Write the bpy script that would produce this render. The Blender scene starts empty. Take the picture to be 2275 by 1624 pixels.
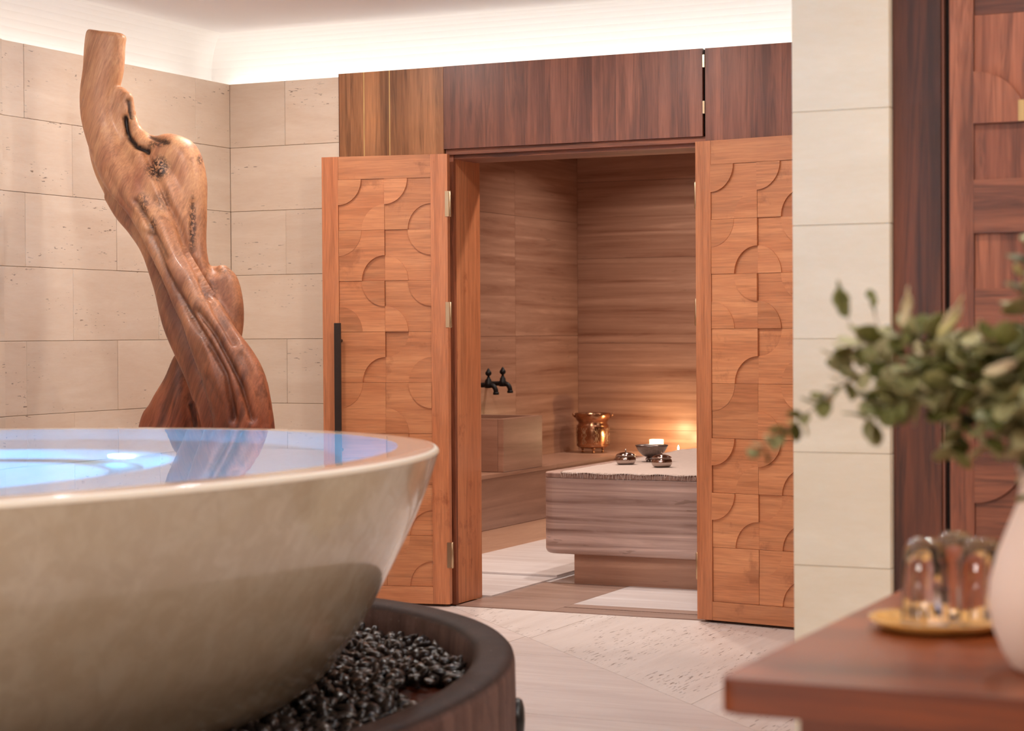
import bpy, bmesh, math, random
import numpy as np
from mathutils import Vector, Matrix, noise
random.seed(7)
PI = math.pi
SC = bpy.context.scene
COL = SC.collection

# ------------------------------------------------------------------ camera, world, light, exposure
H = 1.38
YAW, PIT, ROLL = math.radians(25.2), math.radians(0.93), math.radians(-0.35)
FPX = 4424.0
fw = Vector((-math.sin(YAW)*math.cos(PIT), math.cos(YAW)*math.cos(PIT), -math.sin(PIT)))
rt = Vector((math.cos(YAW), math.sin(YAW), 0)); up = rt.cross(fw)
r2 = rt*math.cos(ROLL) + up*math.sin(ROLL); u2 = -rt*math.sin(ROLL) + up*math.cos(ROLL)
cam_d = bpy.data.cameras.new('camera'); cam = bpy.data.objects.new('camera', cam_d); COL.objects.link(cam)
cam.matrix_world = Matrix(((r2.x, u2.x, -fw.x, 0), (r2.y, u2.y, -fw.y, 0), (r2.z, u2.z, -fw.z, H), (0, 0, 0, 1)))
cam_d.sensor_width = 36; cam_d.lens = FPX/2275*36; cam_d.clip_end = 60
cam_d.dof.use_dof = True; cam_d.dof.focus_distance = 9.6; cam_d.dof.aperture_fstop = 3.9
SC.camera = cam
SC.view_settings.view_transform = 'Standard'; SC.view_settings.look = 'None'
SC.view_settings.gamma = 1; SC.view_settings.use_curve_mapping = False
SC.view_settings.exposure = -0.06
W = bpy.data.worlds.new('world'); SC.world = W; W.use_nodes = True
W.node_tree.nodes['Background'].inputs[0].default_value = (1, .9, .8, 1)
W.node_tree.nodes['Background'].inputs[1].default_value = 0.05

def area(name, loc, rot, sx, sy, power, col, shape='RECTANGLE', spread=PI):
    d = bpy.data.lights.new(name, 'AREA'); d.shape = shape; d.size = sx; d.size_y = sy
    d.energy = power; d.color = col; d.spread = spread
    o = bpy.data.objects.new(name, d); COL.objects.link(o); o.location = loc; o.rotation_euler = rot
    return o
COVE = (1.0, .95, .90); WARM = (1.0, .92, .86)
# light strips lying in the ceiling cove (pointing up)
area('cove_strip_light', (-6.14, 3.0, 2.675), (0, math.radians(125), 0), .04, 12.0, 12, COVE)
area('cove_strip_light', (-3.8, 9.25, 2.675), (math.radians(125), 0, 0), 4.6, .04, 8, COVE)
# unseen ceiling downlights, added to light the room: x, y, power
DOWN = [(-5.0, 7.9, 16), (-3.7, 7.6, 17), (-2.6, 7.4, 17), (-4.6, 6.4, 16), (-3.0, 5.0, 12), (-4.6, 3.0, 18),
        (-0.9, 4.9, 14), (-2.1, .7, 60), (-0.35, 3.3, 30), (-1.2, -1.2, 6), (-4.0, -.6, 54), (.9, 3.4, 16)]

# ------------------------------------------------------------------ helpers
def nodes(m):
    m.use_nodes = True; nt = m.node_tree; nt.nodes.clear(); return nt
def N(nt, t, **k):
    n = nt.nodes.new(t)
    for a, v in k.items():
        if a.startswith('i_'):
            key = a[2:]
            n.inputs[int(key) if key.isdigit() else key.replace('_', ' ')].default_value = v
        else: setattr(n, a, v)
    return n
def L(nt, a, b): nt.links.new(a, b)
def ramp(nt, fac, pts, interp='LINEAR'):
    r = N(nt, 'ShaderNodeValToRGB'); e = r.color_ramp.elements; r.color_ramp.interpolation = interp
    while len(e) < len(pts): e.new(.5)
    for q, (p, c) in zip(e, pts):
        q.position = p; q.color = (*c, 1) if len(c) == 3 else c
    L(nt, fac, r.inputs[0]); return r.outputs[0]
def coords(nt, rnd=True):
    tc = N(nt, 'ShaderNodeTexCoord'); oi = N(nt, 'ShaderNodeObjectInfo')
    if not rnd: return tc.outputs['Object'], oi
    m = N(nt, 'ShaderNodeVectorMath', operation='SCALE'); m.inputs[0].default_value = (13.7, 9.1, 17.3)
    L(nt, oi.outputs['Random'], m.inputs['Scale'])
    a = N(nt, 'ShaderNodeVectorMath', operation='ADD'); L(nt, tc.outputs['Object'], a.inputs[0]); L(nt, m.outputs[0], a.inputs[1])
    return a.outputs[0], oi
def scaled(nt, v, s):
    m = N(nt, 'ShaderNodeVectorMath', operation='MULTIPLY'); L(nt, v, m.inputs[0]); m.inputs[1].default_value = s; return m.outputs[0]
def noise_t(nt, v, scale=1, detail=4, rough=.55, dist=0):
    n = N(nt, 'ShaderNodeTexNoise'); n.inputs['Scale'].default_value = scale; n.inputs['Detail'].default_value = detail
    n.inputs['Roughness'].default_value = rough; n.inputs['Distortion'].default_value = dist; L(nt, v, n.inputs['Vector']); return n.outputs['Fac']
def mixc(nt, f, a, b, mode='MIX'):
    m = N(nt, 'ShaderNodeMix', data_type='RGBA', blend_type=mode)
    for sock, v in ((m.inputs[0], f), (m.inputs[6], a), (m.inputs[7], b)):
        if hasattr(v, 'links'): L(nt, v, sock)
        elif isinstance(v, (int, float)): sock.default_value = v
        else: sock.default_value = (*v, 1)
    return m.outputs[2]
def value_by_random(nt, oi, col, amt):
    mr = N(nt, 'ShaderNodeMapRange'); mr.inputs[3].default_value = 1-amt; mr.inputs[4].default_value = 1+amt
    L(nt, oi.outputs['Random'], mr.inputs[0])
    hs = N(nt, 'ShaderNodeHueSaturation'); L(nt, mr.outputs[0], hs.inputs['Value']); L(nt, col, hs.inputs['Color']); return hs.outputs[0]
def bump(nt, h, strength=.2, dist=.002):
    b = N(nt, 'ShaderNodeBump'); b.inputs['Strength'].default_value = strength; b.inputs['Distance'].default_value = dist
    L(nt, h, b.inputs['Height']); return b.outputs[0]
def finish(nt, col, rough, nrm=None, metal=0, coat=0, ior=1.5, spec=.5):
    p = N(nt, 'ShaderNodeBsdfPrincipled'); o = N(nt, 'ShaderNodeOutputMaterial')
    if hasattr(col, 'links'): L(nt, col, p.inputs['Base Color'])
    else: p.inputs['Base Color'].default_value = (*col, 1)
    if hasattr(rough, 'links'): L(nt, rough, p.inputs['Roughness'])
    else: p.inputs['Roughness'].default_value = rough
    p.inputs['Metallic'].default_value = metal; p.inputs['IOR'].default_value = ior
    p.inputs['Coat Weight'].default_value = coat; p.inputs['Coat Roughness'].default_value = .04
    p.inputs['Specular IOR Level'].default_value = spec
    if nrm: L(nt, nrm, p.inputs['Normal'])
    L(nt, p.outputs[0], o.inputs[0]); return p
def srgb(r, g, b):
    f = lambda c: (c/255/12.92) if c/255 <= .04045 else ((c/255+.055)/1.055)**2.4
    return (f(r), f(g), f(b))

def stone(name, c1, c2, st=(1.2, 1.2, 7), pit=.6, rough=.45, rnd=.05, pitcol=(.12, .07, .04), coat=0, blotch=1.0, pst=(24, 24, 120), pth=.66, pz=.52, contrast=(.3, .7)):
    m = bpy.data.materials.new(name); nt = nodes(m); v, oi = coords(nt)
    n1 = noise_t(nt, scaled(nt, v, st), 1, 6, .6, .6)
    n2 = noise_t(nt, scaled(nt, v, tuple(s*.35+.6 for s in st)), 2.2*blotch, 5, .6, 1.2)
    col = ramp(nt, n1, [(contrast[0], c2), (contrast[1], c1)])
    col = mixc(nt, ramp(nt, n2, [(.35, (0, 0, 0)), (.75, (1, 1, 1))]), col, tuple(.5*(a+b)*.97 for a, b in zip(c1, c2)))
    fine = noise_t(nt, scaled(nt, v, tuple(s*14 for s in st)), 1, 3, .7)
    col = mixc(nt, .12, col, fine, 'OVERLAY')
    h = fine
    if pit > 0:
        pn = noise_t(nt, scaled(nt, v, pst), 1, 2, .5)
        zone = noise_t(nt, scaled(nt, v, (1.6, 1.6, 9) if pz > .5 else (3, 1.5, 3)), 1, 3, .5)
        a = N(nt, 'ShaderNodeMath', operation='MULTIPLY'); L(nt, ramp(nt, pn, [(pth, (0, 0, 0)), (pth+.04, (1, 1, 1))]), a.inputs[0])
        L(nt, ramp(nt, zone, [(pz, (0, 0, 0)), (pz+.08, (1, 1, 1))]), a.inputs[1])
        b = N(nt, 'ShaderNodeMath', operation='MULTIPLY'); L(nt, a.outputs[0], b.inputs[0]); b.inputs[1].default_value = pit
        col = mixc(nt, b.outputs[0], col, pitcol)
    col = value_by_random(nt, oi, col, rnd)
    finish(nt, col, rough, bump(nt, h, .15, .001), coat=coat); return m

def wood(name, c_dark, c_light, axis='z', rough=.38, rnd=.12, ring=3.0, coat=.1, soft=1.0, stains=0, stain_col=(.08, .03, .012)):
    m = bpy.data.materials.new(name); nt = nodes(m); v, oi = coords(nt)
    lo, hi = .5, 9.0
    s = {'x': (lo, hi, hi), 'y': (hi, lo, hi), 'z': (hi, hi, lo)}[axis]
    n1 = noise_t(nt, scaled(nt, v, s), 1, 5, .6, .5)
    w = noise_t(nt, scaled(nt, v, tuple(q*ring for q in s)), 1, 4, .65, .8)
    f = noise_t(nt, scaled(nt, v, tuple(q*14 for q in s)), 1, 2, .6)
    mid = tuple((a+b)/2 for a, b in zip(c_dark, c_light))
    col = ramp(nt, n1, [(.3, c_dark), (.5, mid), (.68, c_light)])
    col = mixc(nt, ramp(nt, w, [(.36, (.75*soft,)*3), (.52, (0, 0, 0))]), col, tuple(c*.55 for c in c_dark))
    col = mixc(nt, .35, col, f, 'OVERLAY')
    if stains:
        sn = noise_t(nt, scaled(nt, v, (5, 5, 4)), 1, 5, .65)
        r = ramp(nt, sn, [(.60, (0, 0, 0)), (.68, (stains,)*3)])
        col = mixc(nt, r, col, stain_col)
    col = value_by_random(nt, oi, col, rnd)
    finish(nt, col, rough, bump(nt, f, .12, .0008), coat=coat); return m

def plain(name, col, rough=.5, metal=0, coat=0, bmp=0, bscale=60, vary=.0):
    m = bpy.data.materials.new(name); nt = nodes(m); v, oi = coords(nt)
    n = noise_t(nt, v, bscale, 4, .6)
    c = mixc(nt, ramp(nt, n, [(.3, (0, 0, 0)), (.7, (1, 1, 1))]), col, tuple(min(1, x*(1-vary)) for x in col))
    finish(nt, c, rough, bump(nt, n, bmp, .002) if bmp else None, metal, coat); return m

M = {}
M['trav'] = stone('travertine_tile', srgb(236, 219, 200), srgb(217, 193, 170), pit=.75, rough=.5)
M['trav_col'] = stone('travertine_column', srgb(240, 228, 206), srgb(226, 208, 180), pit=.0, rough=.5, st=(1.4, 1.4, 5), rnd=.02)
M['grout'] = plain('grout', srgb(170, 135, 105), .8)
M['floor_a'] = stone('floor_stone_lengthwise', srgb(222, 212, 207), srgb(200, 187, 180), st=(14, .9, 9), pit=.8, rough=.4, rnd=.02, pst=(110, 12, 60), pth=.625, pz=.47)
M['floor_b'] = stone('floor_stone_crosswise', srgb(222, 211, 206), srgb(190, 173, 166), st=(.9, 14, 9), pit=.25, rough=.4, rnd=.02, pst=(9, 80, 60), pth=.6)
M['paint'] = plain('ceiling_paint', (.86, .82, .80), .9)
M['cove'] = plain('cove_paint', (.9, .87, .84), .9)
M['wall_plain'] = plain('plaster', srgb(205, 185, 165), .85)
M['brown'] = stone('brown_travertine', srgb(190, 148, 124), srgb(132, 88, 68), st=(.5, .5, 16), pit=.3, rough=.35, rnd=.05, pst=(8, 8, 60), contrast=(.34, .66))
M['skirt'] = stone('light_brown_skirting', srgb(222, 178, 146), srgb(184, 134, 104), st=(.5, .5, 12), pit=0, rough=.4)
M['brown_dark'] = stone('brown_travertine_dark', srgb(172, 130, 108), srgb(124, 86, 68), st=(.6, .6, 13), pit=.2, rough=.35, rnd=.04)
M['block'] = stone('striped_stone_block', srgb(216, 188, 176), srgb(134, 104, 94), st=(.45, .45, 22), pit=.4, rough=.4, rnd=.03, pst=(8, 8, 50), contrast=(.36, .62))
M['block_edge'] = stone('striped_stone_edge', srgb(196, 164, 150), srgb(120, 88, 78), st=(16, 16, 1), pit=0, rough=.4, rnd=.03)
M['hfloor'] = stone('pale_stone_floor', srgb(236, 232, 232), srgb(196, 184, 180), st=(1.0, 12, 8), pit=.0, rough=.3, rnd=.03)
M['hfloor_d'] = stone('brown_threshold_stone', srgb(178, 152, 140), srgb(130, 104, 92), st=(.8, 14, 8), pit=.1, rough=.3, rnd=.02)
M['teak_h'] = wood('teak_horizontal', srgb(184, 114, 74), srgb(212, 144, 99), 'x', rnd=.09, soft=.4, stains=.35, stain_col=srgb(110, 50, 24))
M['teak_v'] = wood('teak_vertical', srgb(182, 108, 69), srgb(210, 138, 95), 'z', rnd=.07, soft=.5, stains=.45, stain_col=srgb(120, 50, 28))
M['walnut'] = wood('dark_planks', srgb(104, 58, 44), srgb(160, 98, 74), 'z', rnd=.11, ring=2.5, soft=.8, coat=0)
M['walnut_l'] = wood('brown_planks', srgb(128, 80, 48), srgb(180, 122, 80), 'z', rnd=.16, ring=2.2)
M['walnut_d'] = wood('deep_brown_panel', srgb(62, 30, 18), srgb(128, 66, 38), 'z', rnd=.1, ring=1.6, coat=0, rough=.5)
M['red_v'] = wood('reddish_vertical', srgb(118, 60, 38), srgb(176, 104, 72), 'z', rnd=.08, coat=0, rough=.5)
M['red_h'] = wood('reddish_horizontal', srgb(100, 52, 34), srgb(164, 96, 66), 'x', rnd=.14, coat=0, rough=.5)
M['pale_strip'] = wood('pale_sapwood', srgb(200, 160, 98), srgb(222, 184, 122), 'z', rnd=.05)
M['table'] = wood('table_wood', srgb(86, 32, 5), srgb(148, 70, 20), 'x', rough=.36, rnd=.05, coat=.05, soft=.4)
M['dark'] = plain('shadow_gap', (.01, .006, .004), .8)
M['bronze'] = plain('dark_bronze', (.055, .04, .036), .42, .6)
M['brass'] = plain('brushed_brass', (.55, .40, .25), .28, 1.0)
M['black'] = plain('matt_black_metal', (.008, .006, .006), .45, .4)
M['rubber'] = plain('black_rubber', (.012, .011, .011), .35)
M['copper'] = plain('hammered_copper', (.52, .27, .15), .2, 1.0, bmp=.35, bscale=45, vary=.3)
M['silver'] = plain('polished_pewter', (.50, .42, .38), .1, 1.0, bmp=.08, bscale=60, vary=.1)
M['pewter_dark'] = plain('engraved_pewter', (.24, .19, .17), .3, .9, bmp=.3, bscale=90, vary=.3)
M['vase'] = plain('matt_ceramic', srgb(226, 200, 184), .55, bmp=.05)
M['plate'] = wood('pale_wooden_plate', srgb(196, 140, 66), srgb(232, 184, 110), 'x', rough=.25, coat=.5, ring=1.5)
M['wax'] = plain('wax', srgb(235, 220, 200), .5)

def mat_tub():
    m = bpy.data.materials.new('polished_cream_stone'); nt = nodes(m); v, oi = coords(nt, False)
    n1 = noise_t(nt, v, 2.2, 6, .62, 1.0); n2 = noise_t(nt, v, 14, 5, .65, .6)
    c = ramp(nt, n1, [(.3, srgb(208, 192, 162)), (.7, srgb(222, 208, 182))])
    c = mixc(nt, ramp(nt, n2, [(.42, (.55,)*3), (.6, (0, 0, 0))]), c, srgb(196, 176, 146))
    finish(nt, c, .18, coat=.5); return m
M['tub'] = mat_tub()
M['tub_rim'] = plain('wet_stone_rim', srgb(228, 206, 184), .06, 0, 0)
M['tub_rim'].node_tree.nodes['Principled BSDF'].inputs['IOR'].default_value = 1.28
M['rim_edge'] = plain('rim_highlight', srgb(236, 222, 200), .4)  # paler than the tub: the rim's highlight put into the colour
M['tub_in'] = plain('tub_lining', srgb(236, 238, 242), .6)
def mat_water():
    m = bpy.data.materials.new('water'); nt = nodes(m); v, oi = coords(nt, False)
    n = noise_t(nt, scaled(nt, v, (1, 1, 1)), 3.0, 2, .5, .5)
    p = finish(nt, (.96, .99, 1), 0.0, bump(nt, n, .06, .004), ior=1.25)
    p.inputs['Transmission Weight'].default_value = 1; return m
M['water'] = mat_water()
def mat_glass():
    m = bpy.data.materials.new('clear_glass'); nt = nodes(m)
    p = finish(nt, (.97, .94, .95), 0.0, None, ior=1.47); p.inputs['Transmission Weight'].default_value = 1; return m
M['glass'] = mat_glass()
def mat_tray():
    m = bpy.data.materials.new('dark_patinated_stone'); nt = nodes(m); v, oi = coords(nt, False)
    a = noise_t(nt, scaled(nt, v, (14, 14, 1.2)), 1, 4, .6); b = noise_t(nt, v, 7, 6, .7)
    geo = N(nt, 'ShaderNodeNewGeometry'); sep = N(nt, 'ShaderNodeSeparateXYZ'); L(nt, geo.outputs['Normal'], sep.inputs[0])
    top = ramp(nt, b, [(.35, srgb(36, 22, 19)), (.7, srgb(58, 38, 33))])
    side = ramp(nt, a, [(.3, srgb(84, 60, 54)), (.7, srgb(130, 100, 90))])
    mx = mixc(nt, ramp(nt, b, [(.45, (.0,)*3), (.6, (.35,)*3)]), side, top)
    fl = noise_t(nt, v, 60, 2, .5)
    c = mixc(nt, ramp(nt, sep.outputs[2], [(.3, (0, 0, 0)), (.7, (1, 1, 1))]), mx, top)
    c = mixc(nt, ramp(nt, fl, [(.70, (0, 0, 0)), (.76, (.4,)*3)]), c, srgb(160, 140, 128))
    finish(nt, c, .62, bump(nt, b, .25, .004), spec=.25); return m
M['tray'] = mat_tray()
M['tray_floor'] = plain('reddish_tray_floor', srgb(96, 46, 30), .3, vary=.3, bscale=8)
def mat_pebble():
    m = bpy.data.materials.new('black_pebble'); nt = nodes(m); v, oi = coords(nt)
    n = noise_t(nt, v, 90, 3, .6)
    r = ramp(nt, oi.outputs['Random'], [(0, srgb(13, 11, 11)), (.6, srgb(30, 25, 25)), (.9, srgb(50, 40, 37)), (1, srgb(80, 68, 62))])
    c = mixc(nt, ramp(nt, n, [(.4, (0, 0, 0)), (.7, (.4,)*3)]), r, srgb(24, 18, 17))
    finish(nt, c, .24, bump(nt, n, .2, .001)); return m
M['pebble'] = mat_pebble()
def mat_drift():
    m = bpy.data.materials.new('driftwood'); nt = nodes(m); v, oi = coords(nt, False)
    tc = N(nt, 'ShaderNodeSeparateXYZ'); L(nt, v, tc.inputs[0])
    # grain runs along the leaning trunk
    mp = N(nt, 'ShaderNodeMapping', vector_type='POINT'); mp.inputs['Rotation'].default_value = (0, math.radians(-22), 0); L(nt, v, mp.inputs[0])
    g = noise_t(nt, scaled(nt, mp.outputs[0], (26, 18, 1.5)), 1, 6, .6, .5)
    g2 = noise_t(nt, scaled(nt, mp.outputs[0], (7, 6, .9)), 1, 4, .55, .5)
    f = noise_t(nt, scaled(nt, mp.outputs[0], (160, 90, 14)), 1, 3, .6)
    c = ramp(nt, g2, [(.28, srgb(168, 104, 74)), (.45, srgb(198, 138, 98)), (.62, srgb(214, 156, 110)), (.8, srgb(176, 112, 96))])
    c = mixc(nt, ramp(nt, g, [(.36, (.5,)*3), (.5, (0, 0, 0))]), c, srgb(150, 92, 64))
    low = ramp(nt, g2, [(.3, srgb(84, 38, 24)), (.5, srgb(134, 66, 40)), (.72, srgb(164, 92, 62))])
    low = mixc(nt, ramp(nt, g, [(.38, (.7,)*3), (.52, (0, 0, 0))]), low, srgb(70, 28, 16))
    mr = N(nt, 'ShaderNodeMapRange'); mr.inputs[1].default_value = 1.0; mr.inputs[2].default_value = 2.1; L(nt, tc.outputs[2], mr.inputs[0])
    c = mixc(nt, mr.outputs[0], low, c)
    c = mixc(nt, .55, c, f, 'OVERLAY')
    # natural pits and dark burl patches (own colour of the wood)
    at = N(nt, 'ShaderNodeAttribute', attribute_name='burl')
    pn = noise_t(nt, v, 75, 4, .7)
    b = N(nt, 'ShaderNodeMath', operation='MULTIPLY'); L(nt, at.outputs['Fac'], b.inputs[0]); L(nt, ramp(nt, pn, [(.42, (0, 0, 0)), (.52, (1, 1, 1))]), b.inputs[1])
    c = mixc(nt, b.outputs[0], c, srgb(46, 26, 22))
    at2 = N(nt, 'ShaderNodeAttribute', attribute_name='hollow_shade')
    c = mixc(nt, at2.outputs['Fac'], c, srgb(34, 16, 10))  # near-black shade painted into the grooves and hollows
    finish(nt, c, .48, bump(nt, g, .3, .003), coat=.03); return m
M['drift'] = mat_drift()
def mat_leaf(name, a, b, tr=.25):
    m = bpy.data.materials.new(name); nt = nodes(m); v, oi = coords(nt)
    c = ramp(nt, oi.outputs['Random'], [(0, a), (1, b)])
    p = finish(nt, c, .55); p.inputs['Subsurface Weight'].default_value = 0
    t = N(nt, 'ShaderNodeBsdfTranslucent'); L(nt, c, t.inputs[0]); mx = N(nt, 'ShaderNodeMixShader'); mx.inputs[0].default_value = tr
    L(nt, p.outputs[0], mx.inputs[1]); L(nt, t.outputs[0], mx.inputs[2])
    L(nt, mx.outputs[0], nt.nodes['Material Output'].inputs[0]); return m
M['leaf'] = mat_leaf('eucalyptus_leaf', srgb(142, 140, 84), srgb(196, 188, 142), .35)
M['leaf_dark'] = mat_leaf('eucalyptus_leaf_dark', srgb(88, 92, 34), srgb(140, 140, 78), .3)
M['bud'] = mat_leaf('pale_bud', srgb(206, 196, 130), srgb(232, 214, 184))
M['stem'] = plain('stem', srgb(104, 84, 56), .6)
def mat_cloth():
    m = bpy.data.materials.new('linen'); nt = nodes(m); v, oi = coords(nt, False)
    a = noise_t(nt, scaled(nt, v, (300, 30, 30)), 1, 2); b = noise_t(nt, scaled(nt, v, (30, 300, 30)), 1, 2)
    c = mixc(nt, a, srgb(170, 152, 142), srgb(192, 172, 162)); c = mixc(nt, .2, c, b, 'OVERLAY')
    finish(nt, c, .9, bump(nt, a, .3, .002)); return m
M['cloth'] = mat_cloth()
def emit(name, col, s):
    m = bpy.data.materials.new(name); nt = nodes(m); e = N(nt, 'ShaderNodeEmission'); e.inputs[0].default_value = (*col, 1); e.inputs[1].default_value = s
    o = N(nt, 'ShaderNodeOutputMaterial'); L(nt, e.outputs[0], o.inputs[0]); return m
M['flame'] = emit('flame', (1, .62, .28), 60)
M['lens_blue'] = emit('underwater_lens', (.7, .95, 1), 20)
M['lens_warm'] = emit('downlight_lens', (1, .86, .7), 8)
M['lens_soft'] = emit('fill_lamp_diffuser', (1, .86, .7), 1.5)  # glowing face of the added rear fill lamp
M['led'] = emit('led_tape', (1, .9, .8), 3)
def mat_tealight():
    m = bpy.data.materials.new('frosted_tealight_glass'); nt = nodes(m)
    p = finish(nt, srgb(255, 240, 215), .4); p.inputs['Transmission Weight'].default_value = .6
    p.inputs['Emission Color'].default_value = (1, .75, .45, 1); p.inputs['Emission Strength'].default_value = 2.0; return m
M['tealight'] = mat_tealight()

def link(name, me, m, parent=None, smooth=False, loc=(0, 0, 0)):
    o = bpy.data.objects.new(name, me); COL.objects.link(o)
    if m is not None and not me.materials: me.materials.append(m)
    if smooth: me.shade_smooth()
    o.location = loc
    if parent is not None: o.parent = parent
    return o
def obj(name, bm, m, parent=None, smooth=False, loc=(0, 0, 0)):
    bmesh.ops.recalc_face_normals(bm, faces=bm.faces)
    me = bpy.data.meshes.new(name); bm.to_mesh(me); bm.free()
    return link(name, me, m, parent, smooth, loc)
def empty(name, loc=(0, 0, 0), rot=(0, 0, 0)):
    o = bpy.data.objects.new(name, None); COL.objects.link(o); o.location = loc; o.rotation_euler = rot; o.empty_display_size = .1; return o
def tag(o, label, cat, group=None):
    o['label'] = label; o['category'] = cat
    if group: o['group'] = group
    return o
def struct(o): o['kind'] = 'structure'; return o
def add_box(bm, x0, x1, y0, y1, z0, z1):
    vs = [bm.verts.new(p) for p in ((x0, y0, z0), (x1, y0, z0), (x1, y1, z0), (x0, y1, z0), (x0, y0, z1), (x1, y0, z1), (x1, y1, z1), (x0, y1, z1))]
    for f in ((0, 3, 2, 1), (4, 5, 6, 7), (0, 1, 5, 4), (1, 2, 6, 5), (2, 3, 7, 6), (3, 0, 4, 7)): bm.faces.new([vs[i] for i in f])
def box(x0, x1, y0, y1, z0, z1, bevel=0, seg=2):
    bm = bmesh.new(); add_box(bm, x0, x1, y0, y1, z0, z1)
    if bevel: bmesh.ops.bevel(bm, geom=list(bm.edges), offset=bevel, segments=seg, affect='EDGES', profile=.5)
    return bm
def boxo(name, b, m, parent=None, bevel=0, seg=2, centre=False):
    if centre:   # origin at the piece's own middle so its grain differs
        cx, cy, cz = (b[0]+b[1])/2, (b[2]+b[3])/2, (b[4]+b[5])/2
        return obj(name, box(b[0]-cx, b[1]-cx, b[2]-cy, b[3]-cy, b[4]-cz, b[5]-cz, bevel, seg), m, parent, False, (cx, cy, cz))
    return obj(name, box(*b, bevel, seg), m, parent)
def prism(poly, h0, h1, plane='xy', bevel=0):
    """poly: 2D points; extruded between h0 and h1 along the third axis"""
    bm = bmesh.new()
    def P(a, b, h): return (a, b, h) if plane == 'xy' else (a, h, b)
    lo = [bm.verts.new(P(a, b, h0)) for a, b in poly]; hi = [bm.verts.new(P(a, b, h1)) for a, b in poly]
    bm.faces.new(lo[::-1]); bm.faces.new(hi)
    n = len(poly)
    for i in range(n): bm.faces.new((lo[i], lo[(i+1) % n], hi[(i+1) % n], hi[i]))
    return bm
def lathe(prof, seg=48, cx=0, cy=0, cap0=True, cap1=False, bm=None):
    bm = bm or bmesh.new(); rings = []
    for r, z in prof:
        rings.append([bm.verts.new((cx+r*math.cos(2*PI*i/seg), cy+r*math.sin(2*PI*i/seg), z)) for i in range(seg)] if r > 1e-6 else [bm.verts.new((cx, cy, z))])
    for a, b in zip(rings, rings[1:]):
        for i in range(seg):
            j = (i+1) % seg
            if len(a) == 1 and len(b) == 1: continue
            if len(a) == 1: bm.faces.new((a[0], b[j], b[i]))
            elif len(b) == 1: bm.faces.new((a[i], a[j], b[0]))
            else: bm.faces.new((a[i], a[j], b[j], b[i]))
    if cap0 and len(rings[0]) > 1: bm.faces.new(rings[0][::-1])
    if cap1 and len(rings[-1]) > 1: bm.faces.new(rings[-1])
    return bm
def tube(bm, pts, rad, seg=10, cap=True):
    pts = [Vector(p) for p in pts]; n = len(pts)
    rad = rad if isinstance(rad, (list, tuple)) else [rad]*n
    t0 = (pts[1]-pts[0]).normalized(); nrm = t0.orthogonal().normalized(); rings = []
    for i, p in enumerate(pts):
        t = (pts[min(i+1, n-1)]-pts[max(i-1, 0)]).normalized()
        nrm = (nrm - t*nrm.dot(t)).normalized(); b = t.cross(nrm)
        rings.append([bm.verts.new(p + (nrm*math.cos(2*PI*k/seg) + b*math.sin(2*PI*k/seg))*rad[i]) for k in range(seg)])
    for a, b in zip(rings, rings[1:]):
        for k in range(seg): bm.faces.new((a[k], a[(k+1) % seg], b[(k+1) % seg], b[k]))
    if cap: bm.faces.new(rings[0][::-1]); bm.faces.new(rings[-1])
    return bm
def spline(pts, n):
    """Catmull-Rom through pts (tuples of any length)"""
    P = [np.array(p, float) for p in pts]; P = [2*P[0]-P[1]] + P + [2*P[-1]-P[-2]]; out = []
    for i in range(1, len(P)-2):
        for k in range(n):
            t = k/n; a, b, c, d = P[i-1:i+3]
            out.append(.5*((2*b) + (c-a)*t + (2*a-5*b+4*c-d)*t*t + (-a+3*b-3*c+d)*t**3))
    out.append(P[-2]); return out

# ------------------------------------------------------------------ room shell
XL, YB, WT = -5.894, 9.005, 2.717          # left wall, back wall, wall top
CR = .34
CEIL = 3.02
# floor: slabs mitred along a diagonal, grain lengthwise on one side and crosswise on the other
def clip(poly, a, b, c):     # keep a*x+b*y <= c
    out = []
    for i, p in enumerate(poly):
        q = poly[(i+1) % len(poly)]; dp, dq = a*p[0]+b*p[1]-c, a*q[0]+b*q[1]-c
        if dp <= 0: out.append(p)
        if dp*dq < 0:
            t = dp/(dp-dq); out.append((p[0]+t*(q[0]-p[0]), p[1]+t*(q[1]-p[1])))
    return out
floor = struct(boxo('floor', (-6.3, 2.3, -3.3, 9.0, -.12, -.012), M['grout']))
def slab(poly, m):
    if len(poly) < 3: return
    xs = [p[0] for p in poly]; ys = [p[1] for p in poly]
    if (max(xs)-min(xs)) < .03 or (max(ys)-min(ys)) < .03: return
    cx, cy = sum(xs)/len(xs), sum(ys)/len(ys)
    obj('floor_slab', prism([(x-cx, y-cy) for x, y in poly], -.011, 0), m, floor, loc=(cx, cy, 0))
KD = 4.40
g = .0012
xs = [-6.2+1.22*i for i in range(8)]; ys = [8.98-2.4*i for i in range(6)]
for i in range(7):
    for j in range(5):
        r = [(xs[i]+g, ys[j+1]+g), (xs[i+1]-g, ys[j+1]+g), (xs[i+1]-g, ys[j]-g), (xs[i]+g, ys[j]-g)]
        slab(clip(r, -1, -1, -KD-g), M['floor_a'])
xs = [-6.2+2.4*i for i in range(5)]; ys = [8.98-1.22*i for i in range(11)]
for i in range(4):
    for j in range(10):
        r = [(xs[i]+g, ys[j+1]+g), (xs[i+1]-g, ys[j+1]+g), (xs[i+1]-g, ys[j]-g), (xs[i]+g, ys[j]-g)]
        slab(clip(r, 1, 1, KD-g), M['floor_b'])

ceiling = struct(boxo('ceiling', (-6.5, 2.3, -3.3, 9.45, CEIL, CEIL+.08), M['paint']))
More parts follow.
